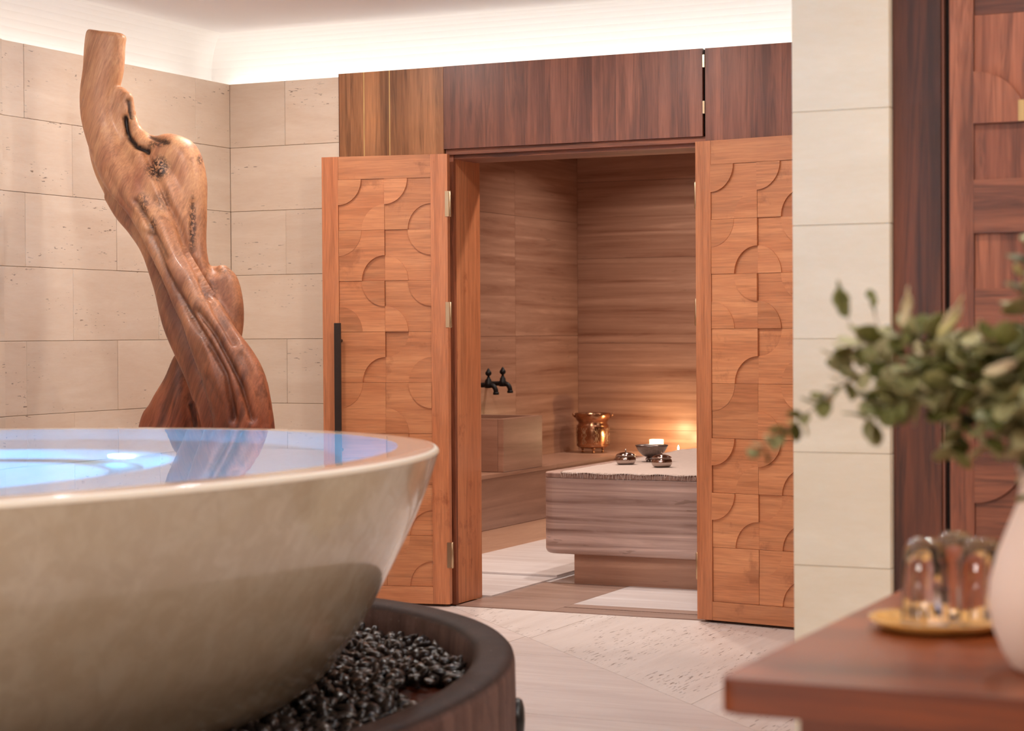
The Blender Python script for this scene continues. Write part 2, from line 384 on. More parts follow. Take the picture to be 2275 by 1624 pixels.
# cove: trough behind the wall tops and a curved outer upstand
def cove_profile(d0, d1):    # distance behind the wall face, height
    p = [(d0, WT-.06), (d1, WT-.06)]; R = .2
    for k in range(9):
        a = k/8*PI/2; p.append((d1-R+R*math.cos(a), CEIL-R+R*math.sin(a)))
    p += [(d1-R, CEIL+.03), (d1+.05, CEIL+.03), (d1+.05, WT-.12), (d0, WT-.12)]
    return p
pr = cove_profile(.05, .34)
bm = bmesh.new()
pts = [((XL-d, -3.3, z), (XL-d, YB+d, z), (-1.5, YB+d, z)) for d, z in pr]
rings = [[bm.verts.new(p[k]) for p in pts] for k in range(3)]
for a, b in zip(rings, rings[1:]):
    n = len(a)
    for k in range(n): bm.faces.new((a[k], a[(k+1) % n], b[(k+1) % n], b[k]))
trim1 = struct(obj('trim_1', bm, M['cove']))
for f in trim1.data.polygons: f.use_smooth = False
boxo('led_strip', (-6.175, -6.145, -3.2, 9.2, WT-.06, WT-.05), M['led'], trim1)
boxo('led_strip', (-6.1, -1.6, 9.256, 9.286, WT-.06, WT-.05), M['led'], trim1)

# left wall
wall_left = struct(boxo('wall_left', (XL-.10, XL-.012, -3.3, YB+.08, 0, WT), M['grout']))
def tile_mesh(name, w, d, h, m, bev=.0015):
    bm = box(-w/2, w/2, -d/2, d/2, -h/2, h/2)
    bmesh.ops.bevel(bm, geom=list(bm.edges), offset=bev, segments=1, affect='EDGES')
    bmesh.ops.recalc_face_normals(bm, faces=bm.faces)
    me = bpy.data.meshes.new(name); bm.to_mesh(me); bm.free(); me.materials.append(m); return me
cache = {}
def tile(parent, cx, cy, cz, w, d, h, m):
    k = (round(w, 3), round(d, 3), round(h, 3), m.name)
    if k not in cache: cache[k] = tile_mesh('tile', w, d, h, m)
    jit = random.uniform(-.0012, .0012)
    o = link('tile', cache[k], None, parent)
    o.location = (cx + (jit if w < d else 0), cy + (jit if d < w else 0), cz); return o
def courses():
    z = WT; i = 0
    while z > .01:
        z0 = max(z-CR, 0); yield i, z0, z; z = z0; i += 1
GAP = .0018
for i, z0, z1 in courses():
    y = 8.685 if i % 2 == 0 else 8.342
    edges = [YB] + [y-.69*k for k in range(12) if y-.69*k > 7.17] + [7.145]
    yy = 7.145 - (.25 if i % 2 else .5)
    edges += [yy-.69*k for k in range(8) if yy-.69*k > 3.0] + [3.0]
    for a, b in zip(edges, edges[1:]):
        tile(wall_left, XL-.006, (a+b)/2, (z0+z1)/2, .014 if b >= 7.14 else .03, a-b-GAP, z1-z0-GAP, M['trav'])
boxo('plaster_panel', (XL-.012, XL, -3.3, 2.998, 0, WT), M['trav'], wall_left)
# back wall, tiled left of the wooden portal
wall_back = struct(boxo('wall_back', (XL-.08, -5.212, YB+.012, YB+.10, 0, WT), M['grout']))
for i, z0, z1 in courses():
    e = [XL] + ([-5.55] if i % 2 == 0 else []) + [-5.212]
    for a, b in zip(e, e[1:]):
        tile(wall_back, (a+b)/2, YB+.006, (z0+z1)/2, b-a-GAP, .014, z1-z0-GAP, M['trav'])
# wooden portal, plank by plank
def planks(parent, x0, x1, z0, z1, y, m, wmin, wmax, rnd, pale=()):
    x = x0; k = 0
    while x < x1-.01:
        w = rnd.uniform(wmin, wmax)
        if x+w > x1-.03: w = x1-x
        boxo('plank', (x+.0002, x+w-.0002, y-rnd.uniform(0, .0003), y+.02, z0, z1), m, parent, centre=True)
        x += w; k += 1
        if k in pale and x < x1-.1:
            boxo('plank', (x, x+.006, y, y+.02, z0, z1), M['pale_strip'], parent, centre=True); x += .006
rr = random.Random(3)
PT = 2.730
trim2 = struct(boxo('trim_2', (-5.212, -4.606, YB+.008, YB+.08, 0, PT-.002), M['dark']))
planks(trim2, -5.212, -4.606, 0, PT, YB-.014, M['walnut_l'], .05, .12, rr, (2, 4))
boxo('edge_strip', (-5.216, -5.212, YB-.014, YB+.03, 0, PT), M['walnut_d'], trim2)
trim3 = struct(boxo('trim_3', (-4.603, -3.218, YB+.005, YB+.08, 2.33, PT-.002), M['dark']))
planks(trim3, -4.603, -3.218, 2.313, PT, YB-.018, M['walnut'], .06, .15, rr)
trim4 = struct(boxo('trim_4', (-3.206, -1.76, YB+.008, YB+.08, 0, PT-.002), M['dark']))
planks(trim4, -3.206, -1.76, 0, PT, YB-.014, M['walnut'], .08, .16, rr)
for z in (2.42, 2.64): boxo('hinge', (-3.217, -3.207, YB-.020, YB-.008, z, z+.06), M['brass'], trim4)
# door frame: rebated lintel and jambs
trim5 = empty('trim_5'); struct(trim5)
boxo('lintel', (-4.60, -3.21, YB+.0, YB+.10, 2.285, 2.312), M['red_h'], trim5)
boxo('lintel', (-4.60, -3.21, YB+.03, YB+.30, 2.265, 2.285), M['red_h'], trim5)
boxo('lintel', (-4.60, -3.21, YB+.10, YB+.40, 2.285, 2.40), M['red_h'], trim5)
boxo('jamb', (-4.70, -4.568, YB+.020, YB+.045, 0, 2.29), M['red_v'], trim5)
boxo('jamb', (-4.70, -4.590, YB+.045, YB+.065, 0, 2.285), M['dark'], trim5)
boxo('jamb', (-4.70, -4.578, YB+.065, YB+.340, 0, 2.268), M['teak_v'], trim5)
boxo('jamb', (-3.225, -3.10, YB+.005, YB+.41, 0, 2.268), M['red_v'], trim5)
# column end of the alcove wall, clad in stone
CY = 5.78
wall_right = struct(boxo('wall_right', (-1.785, -1.490, CY+.016, YB+.0, 0, CEIL), M['wall_plain']))
z = CEIL; zs = [CEIL, 2.717, 2.377, 2.037, 1.697, 1.357, 1.017, .677, .337, 0]
for a, b in zip(zs, zs[1:]):
    tile(wall_right, -1.6375, CY+.008, (a+b)/2, .296, .016, a-b-.0009, M['trav_col'])
    tile(wall_right, -1.489, CY+.023, (a+b)/2, .004, .03, a-b-.002, M['trav_col'])
# timber wall right of the column
wall_front = struct(boxo('wall_front', (-1.489, 2.3, CY+.07, CY+.15, 0, CEIL), M['dark']))
boxo('panel', (-1.486, -1.345, CY+.03, CY+.07, 0, CEIL), M['walnut_d'], wall_front)
boxo('panel', (-1.345, -1.338, CY+.045, CY+.07, 0, CEIL), M['walnut'], wall_front)
boxo('panel', (-1.326, -1.318, CY+.05, CY+.07, 0, CEIL), M['walnut_d'], wall_front)
boxo('panel', (-.33, 2.3, CY+.03, CY+.07, 0, CEIL), M['walnut_d'], wall_front)
# the rest of the room, behind and beside the camera
struct(boxo('wall_east', (2.2, 2.3, -3.3, CY+.1, 0, CEIL), M['wall_plain']))
struct(boxo('wall_rear', (-6.3, 2.3, -3.3, -3.2, 0, CEIL), M['wall_plain']))

# ------------------------------------------------------------------ steam room beyond the doors
HX, HY = -5.90, 13.70
HC = 3.0
wl = struct(boxo('wall_steam_left', (HX-.1, HX-.012, YB+.46, HY+.1, 0, HC), M['grout']))
for z0, z1 in ((.50, 1.36), (1.36, 2.2), (2.2, HC)):
    for y0, y1 in ((YB+.46, 11.3), (11.3, 12.6), (12.6, HY)):
        boxo('panel', (HX-.012, HX, y0+.001, y1-.001, z0+.001, z1-.001), M['brown'], wl, centre=True)
wb = struct(boxo('wall_steam_back', (HX-.1, -1.6, HY+.012, HY+.1, 0, HC), M['grout']))
for z0, z1 in ((.0, .66), (.66, 1.30), (1.30, 1.93), (1.93, 2.5), (2.5, HC)):
    for x0, x1 in ((HX, -4.3), (-4.3, -2.7), (-2.7, -1.7)):
        boxo('panel', (x0+.001, x1-.001, HY, HY+.012, z0+.001, z1-.001), M['brown'], wb, centre=True)
wr = struct(boxo('wall_steam_right', (-1.7, -1.6, YB+.40, HY, 0, HC), M['brown']))
wf = struct(boxo('wall_steam_front', (HX-.1, -4.68, YB+.40, YB+.46, 0, HC), M['brown']))
struct(boxo('wall_steam_front_right', (-3.15, -1.6, YB+.40, YB+.46, 0, HC), M['brown']))
struct(boxo('wall_steam_header', (-4.70, -3.1, YB+.41, YB+.46, 2.30, HC), M['brown']))
struct(boxo('ceiling_steam', (HX-.2, -1.6, YB+.44, HY+.1, HC, HC+.06), M['brown_dark']))
hf = struct(boxo('floor_steam', (HX-.1, -1.6, 9.001, HY+.1, -.12, -.012), M['grout']))
def hslab(x0, x1, y0, y1, m, top=0.0):
    boxo('floor_slab', (x0+.001, x1-.001, y0+.001, y1-.001, -.012, top), m, hf, centre=True)
hslab(-4.56, -4.03, 9.002, 9.40, M['hfloor_d']); hslab(-4.03, -3.2, 9.002, 9.15, M['hfloor_d'])
hslab(-4.03, -3.2, 9.17, 9.28, M['hfloor_d'])
hslab(-4.03, -3.2, 9.28, 10.3, M['hfloor'])
hslab(-3.2, -1.7, 9.36, 13.7, M['hfloor'])
hslab(-4.56, -4.03, 9.40, 10.05, M['hfloor_d'])
hslab(-4.53, -4.03, 10.05, 12.6, M['hfloor']); hslab(-4.03, -3.2, 10.3, 13.7, M['hfloor'])
hslab(-5.9, -4.53, 9.36, 10.2, M['hfloor'], .008)
hslab(-5.9, -4.53, 10.2, 11.6, M['hfloor'], .02); hslab(-5.9, -4.53, 11.6, 13.2, M['hfloor'], .02)
# slot drain with stainless grate
bm = bmesh.new()
for k in range(42): add_box(bm, -4.03+k*.02, -4.018+k*.02, 9.152, 9.168, -.006, -.001)
gr = obj('drain_grate', bm, M['silver'], hf); gr['kind'] = 'stuff'

# bench ledge along the left and back walls
ledge = empty('stone_bench', (-5.65, 12, 0)); tag(ledge, 'brown striped stone bench ledge running along the steam room walls', 'bench')
def lp(name, b, m, centre=True, bevel=0):
    o = boxo(name, b, m, ledge, bevel=bevel, centre=centre); o.location = o.location - ledge.location; return o
FX = -5.394
for y0, y1 in ((9.475, 11.0), (11.0, 12.15), (12.15, 13.19)):
    lp('front_panel', (FX-.02, FX, y0+.001, y1-.001, .160, .478), M['brown_dark'])
    lp('skirting', (FX-.022, FX-.004, y0+.001, y1-.001, .0, .157), M['skirt'])
    lp('seat_slab', (HX+.001, FX+.004, y0+.001, y1-.001, .478, .502), M['brown'])
for x0, x1 in ((FX-.0, -4.2), (-4.2, -3.0), (-3.0, -1.72)):
    lp('front_panel', (x0+.001, x1-.001, 13.2, 13.22, .0, .478), M['brown_dark'])
    lp('seat_slab', (x0+.006, x1-.001, 13.196, HY-.001, .478, .502), M['brown'])
lp('seat_slab', (HX+.001, FX+.004, 13.196, HY-.001, .478, .502), M['brown'])
lp('core', (HX+.003, FX-.03, 9.475, 13.19, 0, .476), M['grout'])

# basin block
bs = empty('stone_basin', (-5.645, 11.62, .503)); tag(bs, 'square brown stone wash basin standing on the bench under the black taps', 'basin')
def bp(name, b, m=None, **k):
    o = boxo(name, b, m or M['brown_dark'], bs, **k); o.location = Vector(o.location) - bs.location if k.get('centre') else -bs.location; return o
b0 = .5035
bp('front_wall', (-5.43, -5.39, 11.32, 11.915, b0, .84), bevel=.003)
bp('side_wall', (-5.86, -5.431, 11.32, 11.36, b0, .84), bevel=.003)
bp('side_wall', (-5.86, -5.431, 11.875, 11.915, b0, .84), bevel=.003)
bp('back_wall', (-5.895, -5.861, 11.32, 11.915, b0, .84), bevel=.003)
bp('bottom', (-5.86, -5.431, 11.361, 11.874, b0, .56))

# black taps on the wall above the basin
def make_tap(y, z, label):
    t = empty('tap', (HX, y, z)); tag(t, label, 'tap', None)
    bm = lathe([(.0, 0), (.032, 0), (.03, .008), (.014, .014), (.013, .02)], 24); bmesh.ops.rotate(bm, verts=bm.verts, matrix=Matrix.Rotation(PI/2, 3, 'Y')); obj('wall_flange', bm, M['black'], t, True)
    bm = bmesh.new(); tube(bm, spline([(.015, 0, 0), (.07, 0, 0), (.12, 0, .002), (.155, 0, -.006), (.172, 0, -.03), (.175, 0, -.06)], 5), .016, 14); obj('spout', bm, M['black'], t, True)
    bm = lathe([(.0, -.063), (.02, -.063), (.021, -.05), (.017, -.046)], 20, .175, 0); obj('spout_lip', bm, M['black'], t, True)
    bm = lathe([(.0, -.02), (.026, -.018), (.026, .012), (.021, .02), (.019, .035), (.012, .045), (.010, .055), (.0, .056)], 20, .12, 0); obj('valve_body', bm, M['black'], t, True)
    bm = lathe([(.0, .05), (.007, .05), (.007, .06), (.018, .068), (.022, .078), (.018, .09), (.013, .095), (.010, .102), (.003, .112), (.0, .114)], 20, .12, 0); obj('handle', bm, M['black'], t, True)
    return t
make_tap(11.915, 1.035, 'left one of two black wall taps with pointed finial handles over the basin')
make_tap(12.135, 1.040, 'right one of two black wall taps with pointed finial handles over the basin')

# heated stone table
tb = empty('stone_table', (-3.7, 11.1, 0)); tag(tb, 'large raised striped stone massage table with a cloth on top', 'table')
def tp(name, bm, m, smooth=False): return obj(name, bm, m, tb, smooth, (3.7, -11.1, 0))
def rounded(x0, x1, y0, y1, r, n=8):
    out = []
    for cx, cy, a0 in ((x0+r, y0+r, PI), (x1-r, y0+r, 1.5*PI), (x1-r, y1-r, 0), (x0+r, y1-r, .5*PI)):
        for k in range(n+1): a = a0+k/n*PI/2; out.append((cx+r*math.cos(a), cy+r*math.sin(a)))
    return out
def rounded_block(x0, x1, y0, y1, z0, z1, r, rb, n=8, m=5):
    bm = bmesh.new(); rings = []
    lv = [(rb*(1-math.cos(a)), z0+rb-rb*math.sin(a)) for a in [PI/2*(1-k/m) for k in range(m+1)]]
    lv = [(rb*(1-math.sin(k/m*PI/2)), z0+rb*(1-math.cos(k/m*PI/2))) for k in range(m+1)]
    lv += [(0, z1-.006), (.002, z1-.002), (.006, z1)]
    for ins, z in lv:
        rings.append([bm.verts.new((x, y, z)) for x, y in rounded(x0+ins, x1-ins, y0+ins, y1-ins, max(r-ins, .004), n)])
    for a, b in zip(rings, rings[1:]):
        for i in range(len(a)): j = (i+1) % len(a); bm.faces.new((a[i], a[j], b[j], b[i]))
    bm.faces.new(rings[0][::-1]); bm.faces.new(rings[-1]); return bm
tp('block', rounded_block(-4.535, -2.75, 10.0, 12.45, .163, .584, .085, .03), M['block'])
tp('top_slab', rounded_block(-4.535, -2.75, 10.0, 12.45, .5845, .612, .085, .002), M['block_edge'])
for z0, z1 in ((.0, .162),):
    for x0, x1 in ((-4.357, -3.2), (-3.2, -2.95)):
        tp('plinth', box(x0+.0005, x1-.0005, 10.05, 12.3, z0, z1), M['brown'])
# cloth
bm = bmesh.new(); nx, ny = 90, 100
X0, X1, Y0, Y1 = -4.41, -2.85, 9.992, 12.1
G = []
for j in range(ny+1):
    row = []
    for i in range(nx+1):
        u, v = i/nx, j/ny
        x = X0 + (X1-X0)*u + .004*math.sin(v*160) * (1 if i == 0 else 0) - .05*v*(1-u)
        y = Y0 + (Y1-Y0)*v + (.006*math.sin(u*70+3*math.sin(u*9)) if j == 0 else 0)
        z = .6145 + .003*noise.noise((x*3, y*3, 0)) + .002*noise.noise((x*14, y*9, 2)) + .0015
        d = math.hypot((x+4.35)/.25, (y-12.0)/.22); z += max(0, 1-d)*.012*(1+.6*math.sin(x*60))
        if j == 0: z -= .006 + .004*math.sin(u*47)
        row.append(bm.verts.new((x, y, z)))
    G.append(row)
for j in range(ny):
    for i in range(nx): bm.faces.new((G[j][i], G[j][i+1], G[j+1][i+1], G[j+1][i]))
geom = bmesh.ops.extrude_face_region(bm, geom=list(bm.faces))
for v in [e for e in geom['geom'] if isinstance(e, bmesh.types.BMVert)]: v.co.z += .0035
cl = obj('linen_cloth', bm, M['cloth'], None, True); tag(cl, 'pale linen cloth with frayed edge spread over the stone table', 'cloth')
bm = bmesh.new()
for k in range(150):
    x = X0+.005+(X1-X0-.01)*k/150; l = random.uniform(.01, .03)
    tube(bm, [(x, Y0+.002, .6165), (x+random.uniform(-.004, .004), Y0-.009, .613), (x+random.uniform(-.008, .008), Y0-.011, .611-l)], .0016, 4)
for k in range(140):
    y = Y0+.01+(Y1-Y0)*k/140; x = X0 - .05*(y-Y0)/(Y1-Y0)
    tube(bm, [(x+.004, y, .6165), (x-random.uniform(.008, .022), y+random.uniform(-.008, .008), .6155)], .0016, 4)
fr = obj('fringe', bm, M['cloth'], cl); fr['kind'] = 'stuff'

# ornate copper bucket
bk = empty('copper_bucket', (-5.665, 13.42, .503)); tag(bk, 'ornate copper bucket on three feet standing in the corner of the bench', 'bucket')
prof = [(0, .032), (.06, .033), (.105, .04), (.116, .052), (.120, .09), (.121, .15), (.117, .19), (.106, .214), (.103, .222), (.112, .232), (.126, .250), (.130, .268), (.133, .285), (.131, .289), (.122, .285), (.118, .262), (.098, .232), (.092, .21), (.1, .15), (.098, .06), (0, .05)]
obj('body', lathe(prof, 56, cap0=False), M['copper'], bk, True)
bm = bmesh.new()
for zz, rr_ in ((.055, .1175), (.198, .116), (.222, .1045)):
    obj('band', lathe([(rr_, zz-.003), (rr_+.003, zz), (rr_, zz+.003)], 56, cap0=False), M['copper'], bk, True)
for k in range(3):
    a = math.radians(-65+120*k)
    bm = lathe([(0, 0), (.012, .0), (.009, .006), (.006, .016), (.010, .026), (.016, .036), (0, .042)], 14, .085*math.cos(a), .085*math.sin(a)); obj('foot', bm, M['copper'], bk, True)
def emboss(a0):
    bm = bmesh.new(); rnd = random.Random(int(a0*100))
    for r in range(12):
        for s in (-1, 0, 1):
            z = .07+r*.0098; a = a0 + s*(.10+.05*math.sin(r*1.3)) + rnd.uniform(-.03, .03)
            rad = .1205 if z < .16 else .1205-(z-.16)*.08
            ve = bmesh.ops.create_icosphere(bm, subdivisions=1, radius=.0042*rnd.uniform(.7, 1.4))['verts']
            bmesh.ops.scale(bm, vec=(.7, .7, 1.2), verts=ve)
            bmesh.ops.translate(bm, vec=(rad*math.cos(a), rad*math.sin(a), z), verts=ve)
    return bm
for a in (-100, -55, -10, 35, 80, 125, 170, 215):
    obj('embossed_ornament', emboss(math.radians(a)), M['brass'], bk, True)
for s in (-1, 1):
    dx, dy = math.cos(math.radians(25))*s, math.sin(math.radians(25))*s
    bm = bmesh.new(); tube(bm, [(dx*.126, dy*.126, .262), (dx*.142, dy*.142, .272), (dx*.148, dy*.148, .285), (dx*.142, dy*.142, .296)], [.008, .006, .004, .002], 8); obj('ear', bm, M['copper'], bk, True)

# metal bowl and lidded pots on the cloth
bw = empty('footed_bowl', (-4.235, 10.92, .620)); tag(bw, 'wide engraved metal bowl on little feet behind the two lidded pots', 'bowl')
obj('bowl_body', lathe([(0, .03), (.035, .03), (.055, .038), (.078, .062), (.092, .088), (.098, .098), (.094, .099), (.086, .088), (.07, .062), (.05, .045), (0, .038)], 48, cap0=False), M['pewter_dark'], bw, True)
obj('pedestal_ring', lathe([(.028, .012), (.034, .018), (.03, .03), (.0, .031)], 32, cap0=False), M['pewter_dark'], bw, True)
for k in range(4):
    a = PI/4+k*PI/2
    obj('foot', lathe([(0, 0), (.007, 0), (.006, .006), (.01, .014), (.008, .024), (0, .026)], 12, .03*math.cos(a), .03*math.sin(a)), M['silver'], bw, True)
def make_pot(loc, label):
    p = empty('lidded_pot', loc); tag(p, label, 'pot')
    obj('pot_body', lathe([(0, .0), (.035, .0), (.05, .006), (.058, .02), (.059, .032), (.055, .044), (.048, .05), (.0, .05)], 40, cap0=False), M['silver'], p, True)
    li = obj('lid', lathe([(.046, .050), (.055, .052), (.056, .056), (.049, .062), (.035, .068), (.018, .072), (0, .073)], 40, cap0=False), M['silver'], p, True)
    obj('knob', lathe([(0, .070), (.004, .071), (.0035, .078), (.006, .083), (.004, .089), (0, .092)], 16, cap0=False), M['silver'], li, True)
    return p
make_pot((-4.283, 10.63, .620), 'shiny squat lidded metal pot nearest the corner of the cloth, left of the bowl')
make_pot((-4.012, 10.50, .620), 'shiny squat lidded metal pot in front of the engraved bowl, right one of the pair')
# tealights on the rear bench
def tealight(loc, s, label, glassy, power):
    t = empty('tealight', loc); tag(t, label, 'candle')
    if glassy: obj('glass_cup', lathe([(0, 0), (.040*s, 0), (.047*s, .004), (.05*s, .105), (.046*s, .105), (.042*s, .008), (0, .008)], 32, cap0=False), M['tealight'], t, True)
    obj('wax', lathe([(0, .009), (.019, .009), (.019, .024), (0, .023)], 20, cap0=False), M['wax'], t, True)
    obj('flame', lathe([(0, .026), (.004, .032), (.0055, .04), (.003, .052), (0, .062)], 12, cap0=False), M['flame'], t, True)
    d = bpy.data.lights.new('candle_light', 'POINT'); d.energy = power; d.color = (1, .70, .36); d.shadow_soft_size = .02
    o = bpy.data.objects.new('candle_light', d); COL.objects.link(o); o.parent = t; o.location = (0, 0, .15 if glassy else .10)
tealight((-5.16, 13.40, .5025), 1, 'glowing frosted glass tealight on the rear bench behind the bowl', True, 4.2)
tealight((-5.03, 13.50, .5025), 1, 'small bare lit tealight at right of the frosted glass one', False, 2.2)

# ------------------------------------------------------------------ relief doors
def quarter(cx, cy, r, a0, n=12): return [(cx+r*math.cos(a0+k/n*PI/2), cy+r*math.sin(a0+k/n*PI/2)) for k in range(n+1)]
def cell_polys(x0, x1, z0, z1, corners, r=None):
    """square outline with quarter-circle bites at given corners, and the quarter discs that fill them (u,z plane)"""
    ru, rz = (x1-x0)/2, (z1-z0)/2
    if r: ru = rz = r
    def q(cx, cz, a0, rev=False):
        n = 12; p = [(cx+ru*math.cos(a0+k/n*PI/2), cz+rz*math.sin(a0+k/n*PI/2)) for k in range(n+1)]
        return p[::-1] if rev else p
    C = {'BL': (x0, z0, 0), 'BR': (x1, z0, PI/2), 'TR': (x1, z1, PI), 'TL': (x0, z1, 1.5*PI)}
    base = []
    for k in ('BL', 'BR', 'TR', 'TL'):
        cx, cz, a0 = C[k]
        if k in corners: base += q(cx, cz, a0, True)
        else: base.append((cx, cz))
    discs = {k: [(C[k][0], C[k][1])] + q(*C[k]) for k in corners}
    return base, discs
SPEC = [  # per row: left cell, right cell: base height, {corner: height} in mm
    [(9, dict(TL=15, BR=10)), (9, dict(TL=14, BR=4))],
    [(11, dict(TL=12, BR=4)), (5, dict(TR=10, BL=8))],
    [(9, dict(TR=13, BL=11)), (6, dict(TR=10, BL=10))],
    [(10, dict(BR=4)), (6, dict(TL=3, BR=9))],
    [(9, dict(TL=10)), (9, dict(TR=13, BL=11))],
    [(7, dict(TL=14, BR=8)), (8, dict(TL=14, BR=3))],
    [(9, dict(TL=14, BR=5)), (6, dict(TL=4, BR=2))],
    [(8, dict()), (7, dict(TL=6, BR=3))]]
def relief_door(name, hinge, d, flip, ztop, rows, cw, rh, stile, front, hz, T=.045, zbot=.013):
    D = empty(name, (hinge[0], hinge[1], 0)); struct(D); D.rotation_euler = (0, 0, math.atan2(d[1], d[0]))
    Wd = 2*stile+2*cw
    X = (lambda u: Wd-u) if flip else (lambda u: u)
    def put(nm, poly, h0, h1, m, parent=D, off=True):
        pts = [(X(u), z) for u, z in poly]
        cx = sum(p[0] for p in pts)/len(pts); cz = sum(p[1] for p in pts)/len(pts)
        bm = prism([(a-cx, b-cz) for a, b in pts], front*h0, front*h1, 'xz')
        base = Vector((cx, 0, cz))
        if parent is not D: base = base - parent.location
        return obj(nm, bm, m, parent, loc=base)
    def rect(a, b, c, e): return [(a, c), (b, c), (b, e), (a, e)]
    f0 = .0     # front face of stiles at +0 ; body behind
    zr = [ztop-rows*rh, ztop]
    e = .0007
    put('core_board', rect(.004, Wd-.004, zbot, 2.272), -T+.004, -.024, M['teak_h'])
    put('stile', rect(0, stile-e, zbot, 2.284), -T, f0, M['teak_v']); put('stile', rect(Wd-stile+e, Wd, zbot, 2.284), -T, f0, M['teak_v'])
    put('rail', rect(stile, Wd-stile, ztop+e, 2.284), -T, f0-.001, M['teak_h']); put('rail', rect(stile, Wd-stile, zbot, zr[0]-e), -T, f0-.001, M['teak_h'])
    for r in range(rows):
        for c in range(2):
            h, cs = SPEC[r][c]
            x0 = stile+c*cw+e; x1 = stile+(c+1)*cw-e; z1 = ztop-r*rh-e; z0 = z1-rh+2*e
            base, discs = cell_polys(x0, x1, z0, z1, cs)
            mm = lambda q: -.022+q*.0018
            p = put('relief_panel', base, -.026, mm(h), M['teak_h'])
            for k, poly in discs.items(): put('quarter_round', poly, -.026, mm(cs[k]), M['teak_h'], p)
    # bar handle
    hu, hz0, hz1 = hz
    bm = box(-.0175, .0175, -.006, .006, -(hz1-hz0)/2, (hz1-hz0)/2, .0015, 1)
    hd = obj('door_handle', bm, M['bronze'], D, loc=(X(hu), front*.055, (hz0+hz1)/2))
    for s in (-1, 1):
        obj('standoff', lathe([(.009, 0), (.009, .048)], 12, cap1=True), M['bronze'], hd, loc=(0, -front*.0555, s*((hz1-hz0)/2-.09))).rotation_euler = (-PI/2*front, 0, 0)
    for z in (2.033, 1.475, .262):
        hg = obj('hinge', box(-.010, .016, -.0015, .0015, -.064, .064), M['brass'], D, loc=(-.004, .0025 if front > 0 else .034, z))
        obj('hinge_knuckle', lathe([(0, -.066), (.004, -.066), (.0075, -.06), (.0075, .06), (.004, .066), (0, .066)], 14, cap0=False), M['brass'], hd if False else hg, True, (-.012, front*.004, 0))
    return D
# left leaf: hinge right, swings out to the left; right leaf mirrored
relief_door('door_1', (-4.560, 8.938), (-.981, -.195), True, 2.167, 8, .2445, .2585, .0885, 1, (.098, .735, 1.437))
relief_door('door_2', (-3.240, 8.944), (.985, -.172), False, 2.170, 8, .2445, .2585, .0825, -1, (.585, .762, 1.436))
# door in the timber wall at right
D3 = empty('door_3', (-1.317, CY+.03, 0)); struct(D3)
def d3(nm, poly, h0, h1, m, parent=D3):
    pts = poly; cx = sum(p[0] for p in pts)/len(pts); cz = sum(p[1] for p in pts)/len(pts)
    base = Vector((cx, 0, cz));  base = base if parent is D3 else base-parent.location
    return obj(nm, prism([(a-cx, b-cz) for a, b in pts], -h0, -h1, 'xz'), m, parent, loc=base)
R4 = lambda a, b, c, e: [(a, c), (b, c), (b, e), (a, e)]
d3('core_board', R4(.0, .98, .02, 2.95), -.04, -.012, M['red_v'])
d3('stile', R4(0, .069, .015, 2.96), -.04, .004, M['red_v']); d3('stile', R4(.911, .98, .015, 2.96), -.04, .004, M['red_v'])
d3('rail', R4(.07, .91, 2.612, 2.96), -.04, .003, M['red_h']); d3('rail', R4(.07, .91, .015, .08), -.04, .003, M['red_h'])
zt = [2.61, 2.294, 1.978, 1.661, 1.345, 1.03, .713, .397, .081]
S3 = [[(4, 'h', {}), (5, 'v', dict(BR=12))], [(5, 'v', dict(BL=17)), (10, 'h', {})], [(6, 'v', {}, 14), (5, 'h', dict(TL=12))], [(4, 'v', {}, 9), (8, 'v', {})],
      [(10, 'h', dict(TR=3)), (4, 'h', {})], [(5, 'h', dict(TL=16)), (9, 'v', dict(BR=14))], [(10, 'h', {}), (5, 'h', {})], [(5, 'v', dict(BL=12)), (9, 'h', {})]]
for r in range(8):
    for c in range(2):
        s = S3[r][c]; x0 = .0705+c*.42; x1 = x0+.4185; z1, z0 = zt[r]-.0007, zt[r+1]+.0007
        base, discs = cell_polys(x0, x1, z0, z1, s[2], .150)
        mm = lambda q: -.011+q*.0015
        p = d3('relief_panel', base, -.02, mm(s[0]), M['red_'+s[1]])
        if len(s) > 3: d3('raised_strip', R4(x0, x1, z0, z0+.155), mm(s[0]), mm(s[3]), M['red_h'], p)
        for k, poly in discs.items(): d3('quarter_round', poly, -.02, mm(s[2][k]), M['red_'+s[1]], p)
    if r == 1: d3('pale_inlay', R4(.0705+.128, .0705+.146, 1.98, 2.04), mm(17), mm(17)+.0005, M['pale_strip'])

# ------------------------------------------------------------------ tub, tray and pebbles
TC = Vector((-3.79, 3.68, 0)); TH = math.atan2(.98, .197)
ct, stn = math.cos(TH), math.sin(TH)
def ell(a, b, t): x, y = a*math.cos(t), b*math.sin(t); return (x*ct-y*stn, x*stn+y*ct)
def ellipse_loft(levels, seg=160, close=False, cap_end=False):
    bm = bmesh.new(); rings = []
    for a, b, z in levels: rings.append([bm.verts.new((*ell(a, b, 2*PI*i/seg), z)) for i in range(seg)])
    prs = list(zip(rings, rings[1:])) + ([(rings[-1], rings[0])] if close else [])
    for p, q in prs:
        for i in range(seg): j = (i+1) % seg; bm.faces.new((p[i], p[j], q[j], q[i]))
    if cap_end: bm.faces.new(rings[-1])
    return bm
tub = empty('soaking_tub', TC); tag(tub, 'huge oval cream stone tub brimming with blue-lit water', 'bathtub')
A0, B0 = 1.955, 1.475
outer = [(.0, 1.055), (.004, 1.045), (.012, 1.02), (.036, .95), (.065, .88), (.103, .80), (.155, .70), (.210, .60), (.275, .51), (.335, .44), (.43, .385), (.62, .33), (.9, .30)]
outer = [(float(o), float(z)) for o, z in spline([p for p in outer[1:]], 3)]
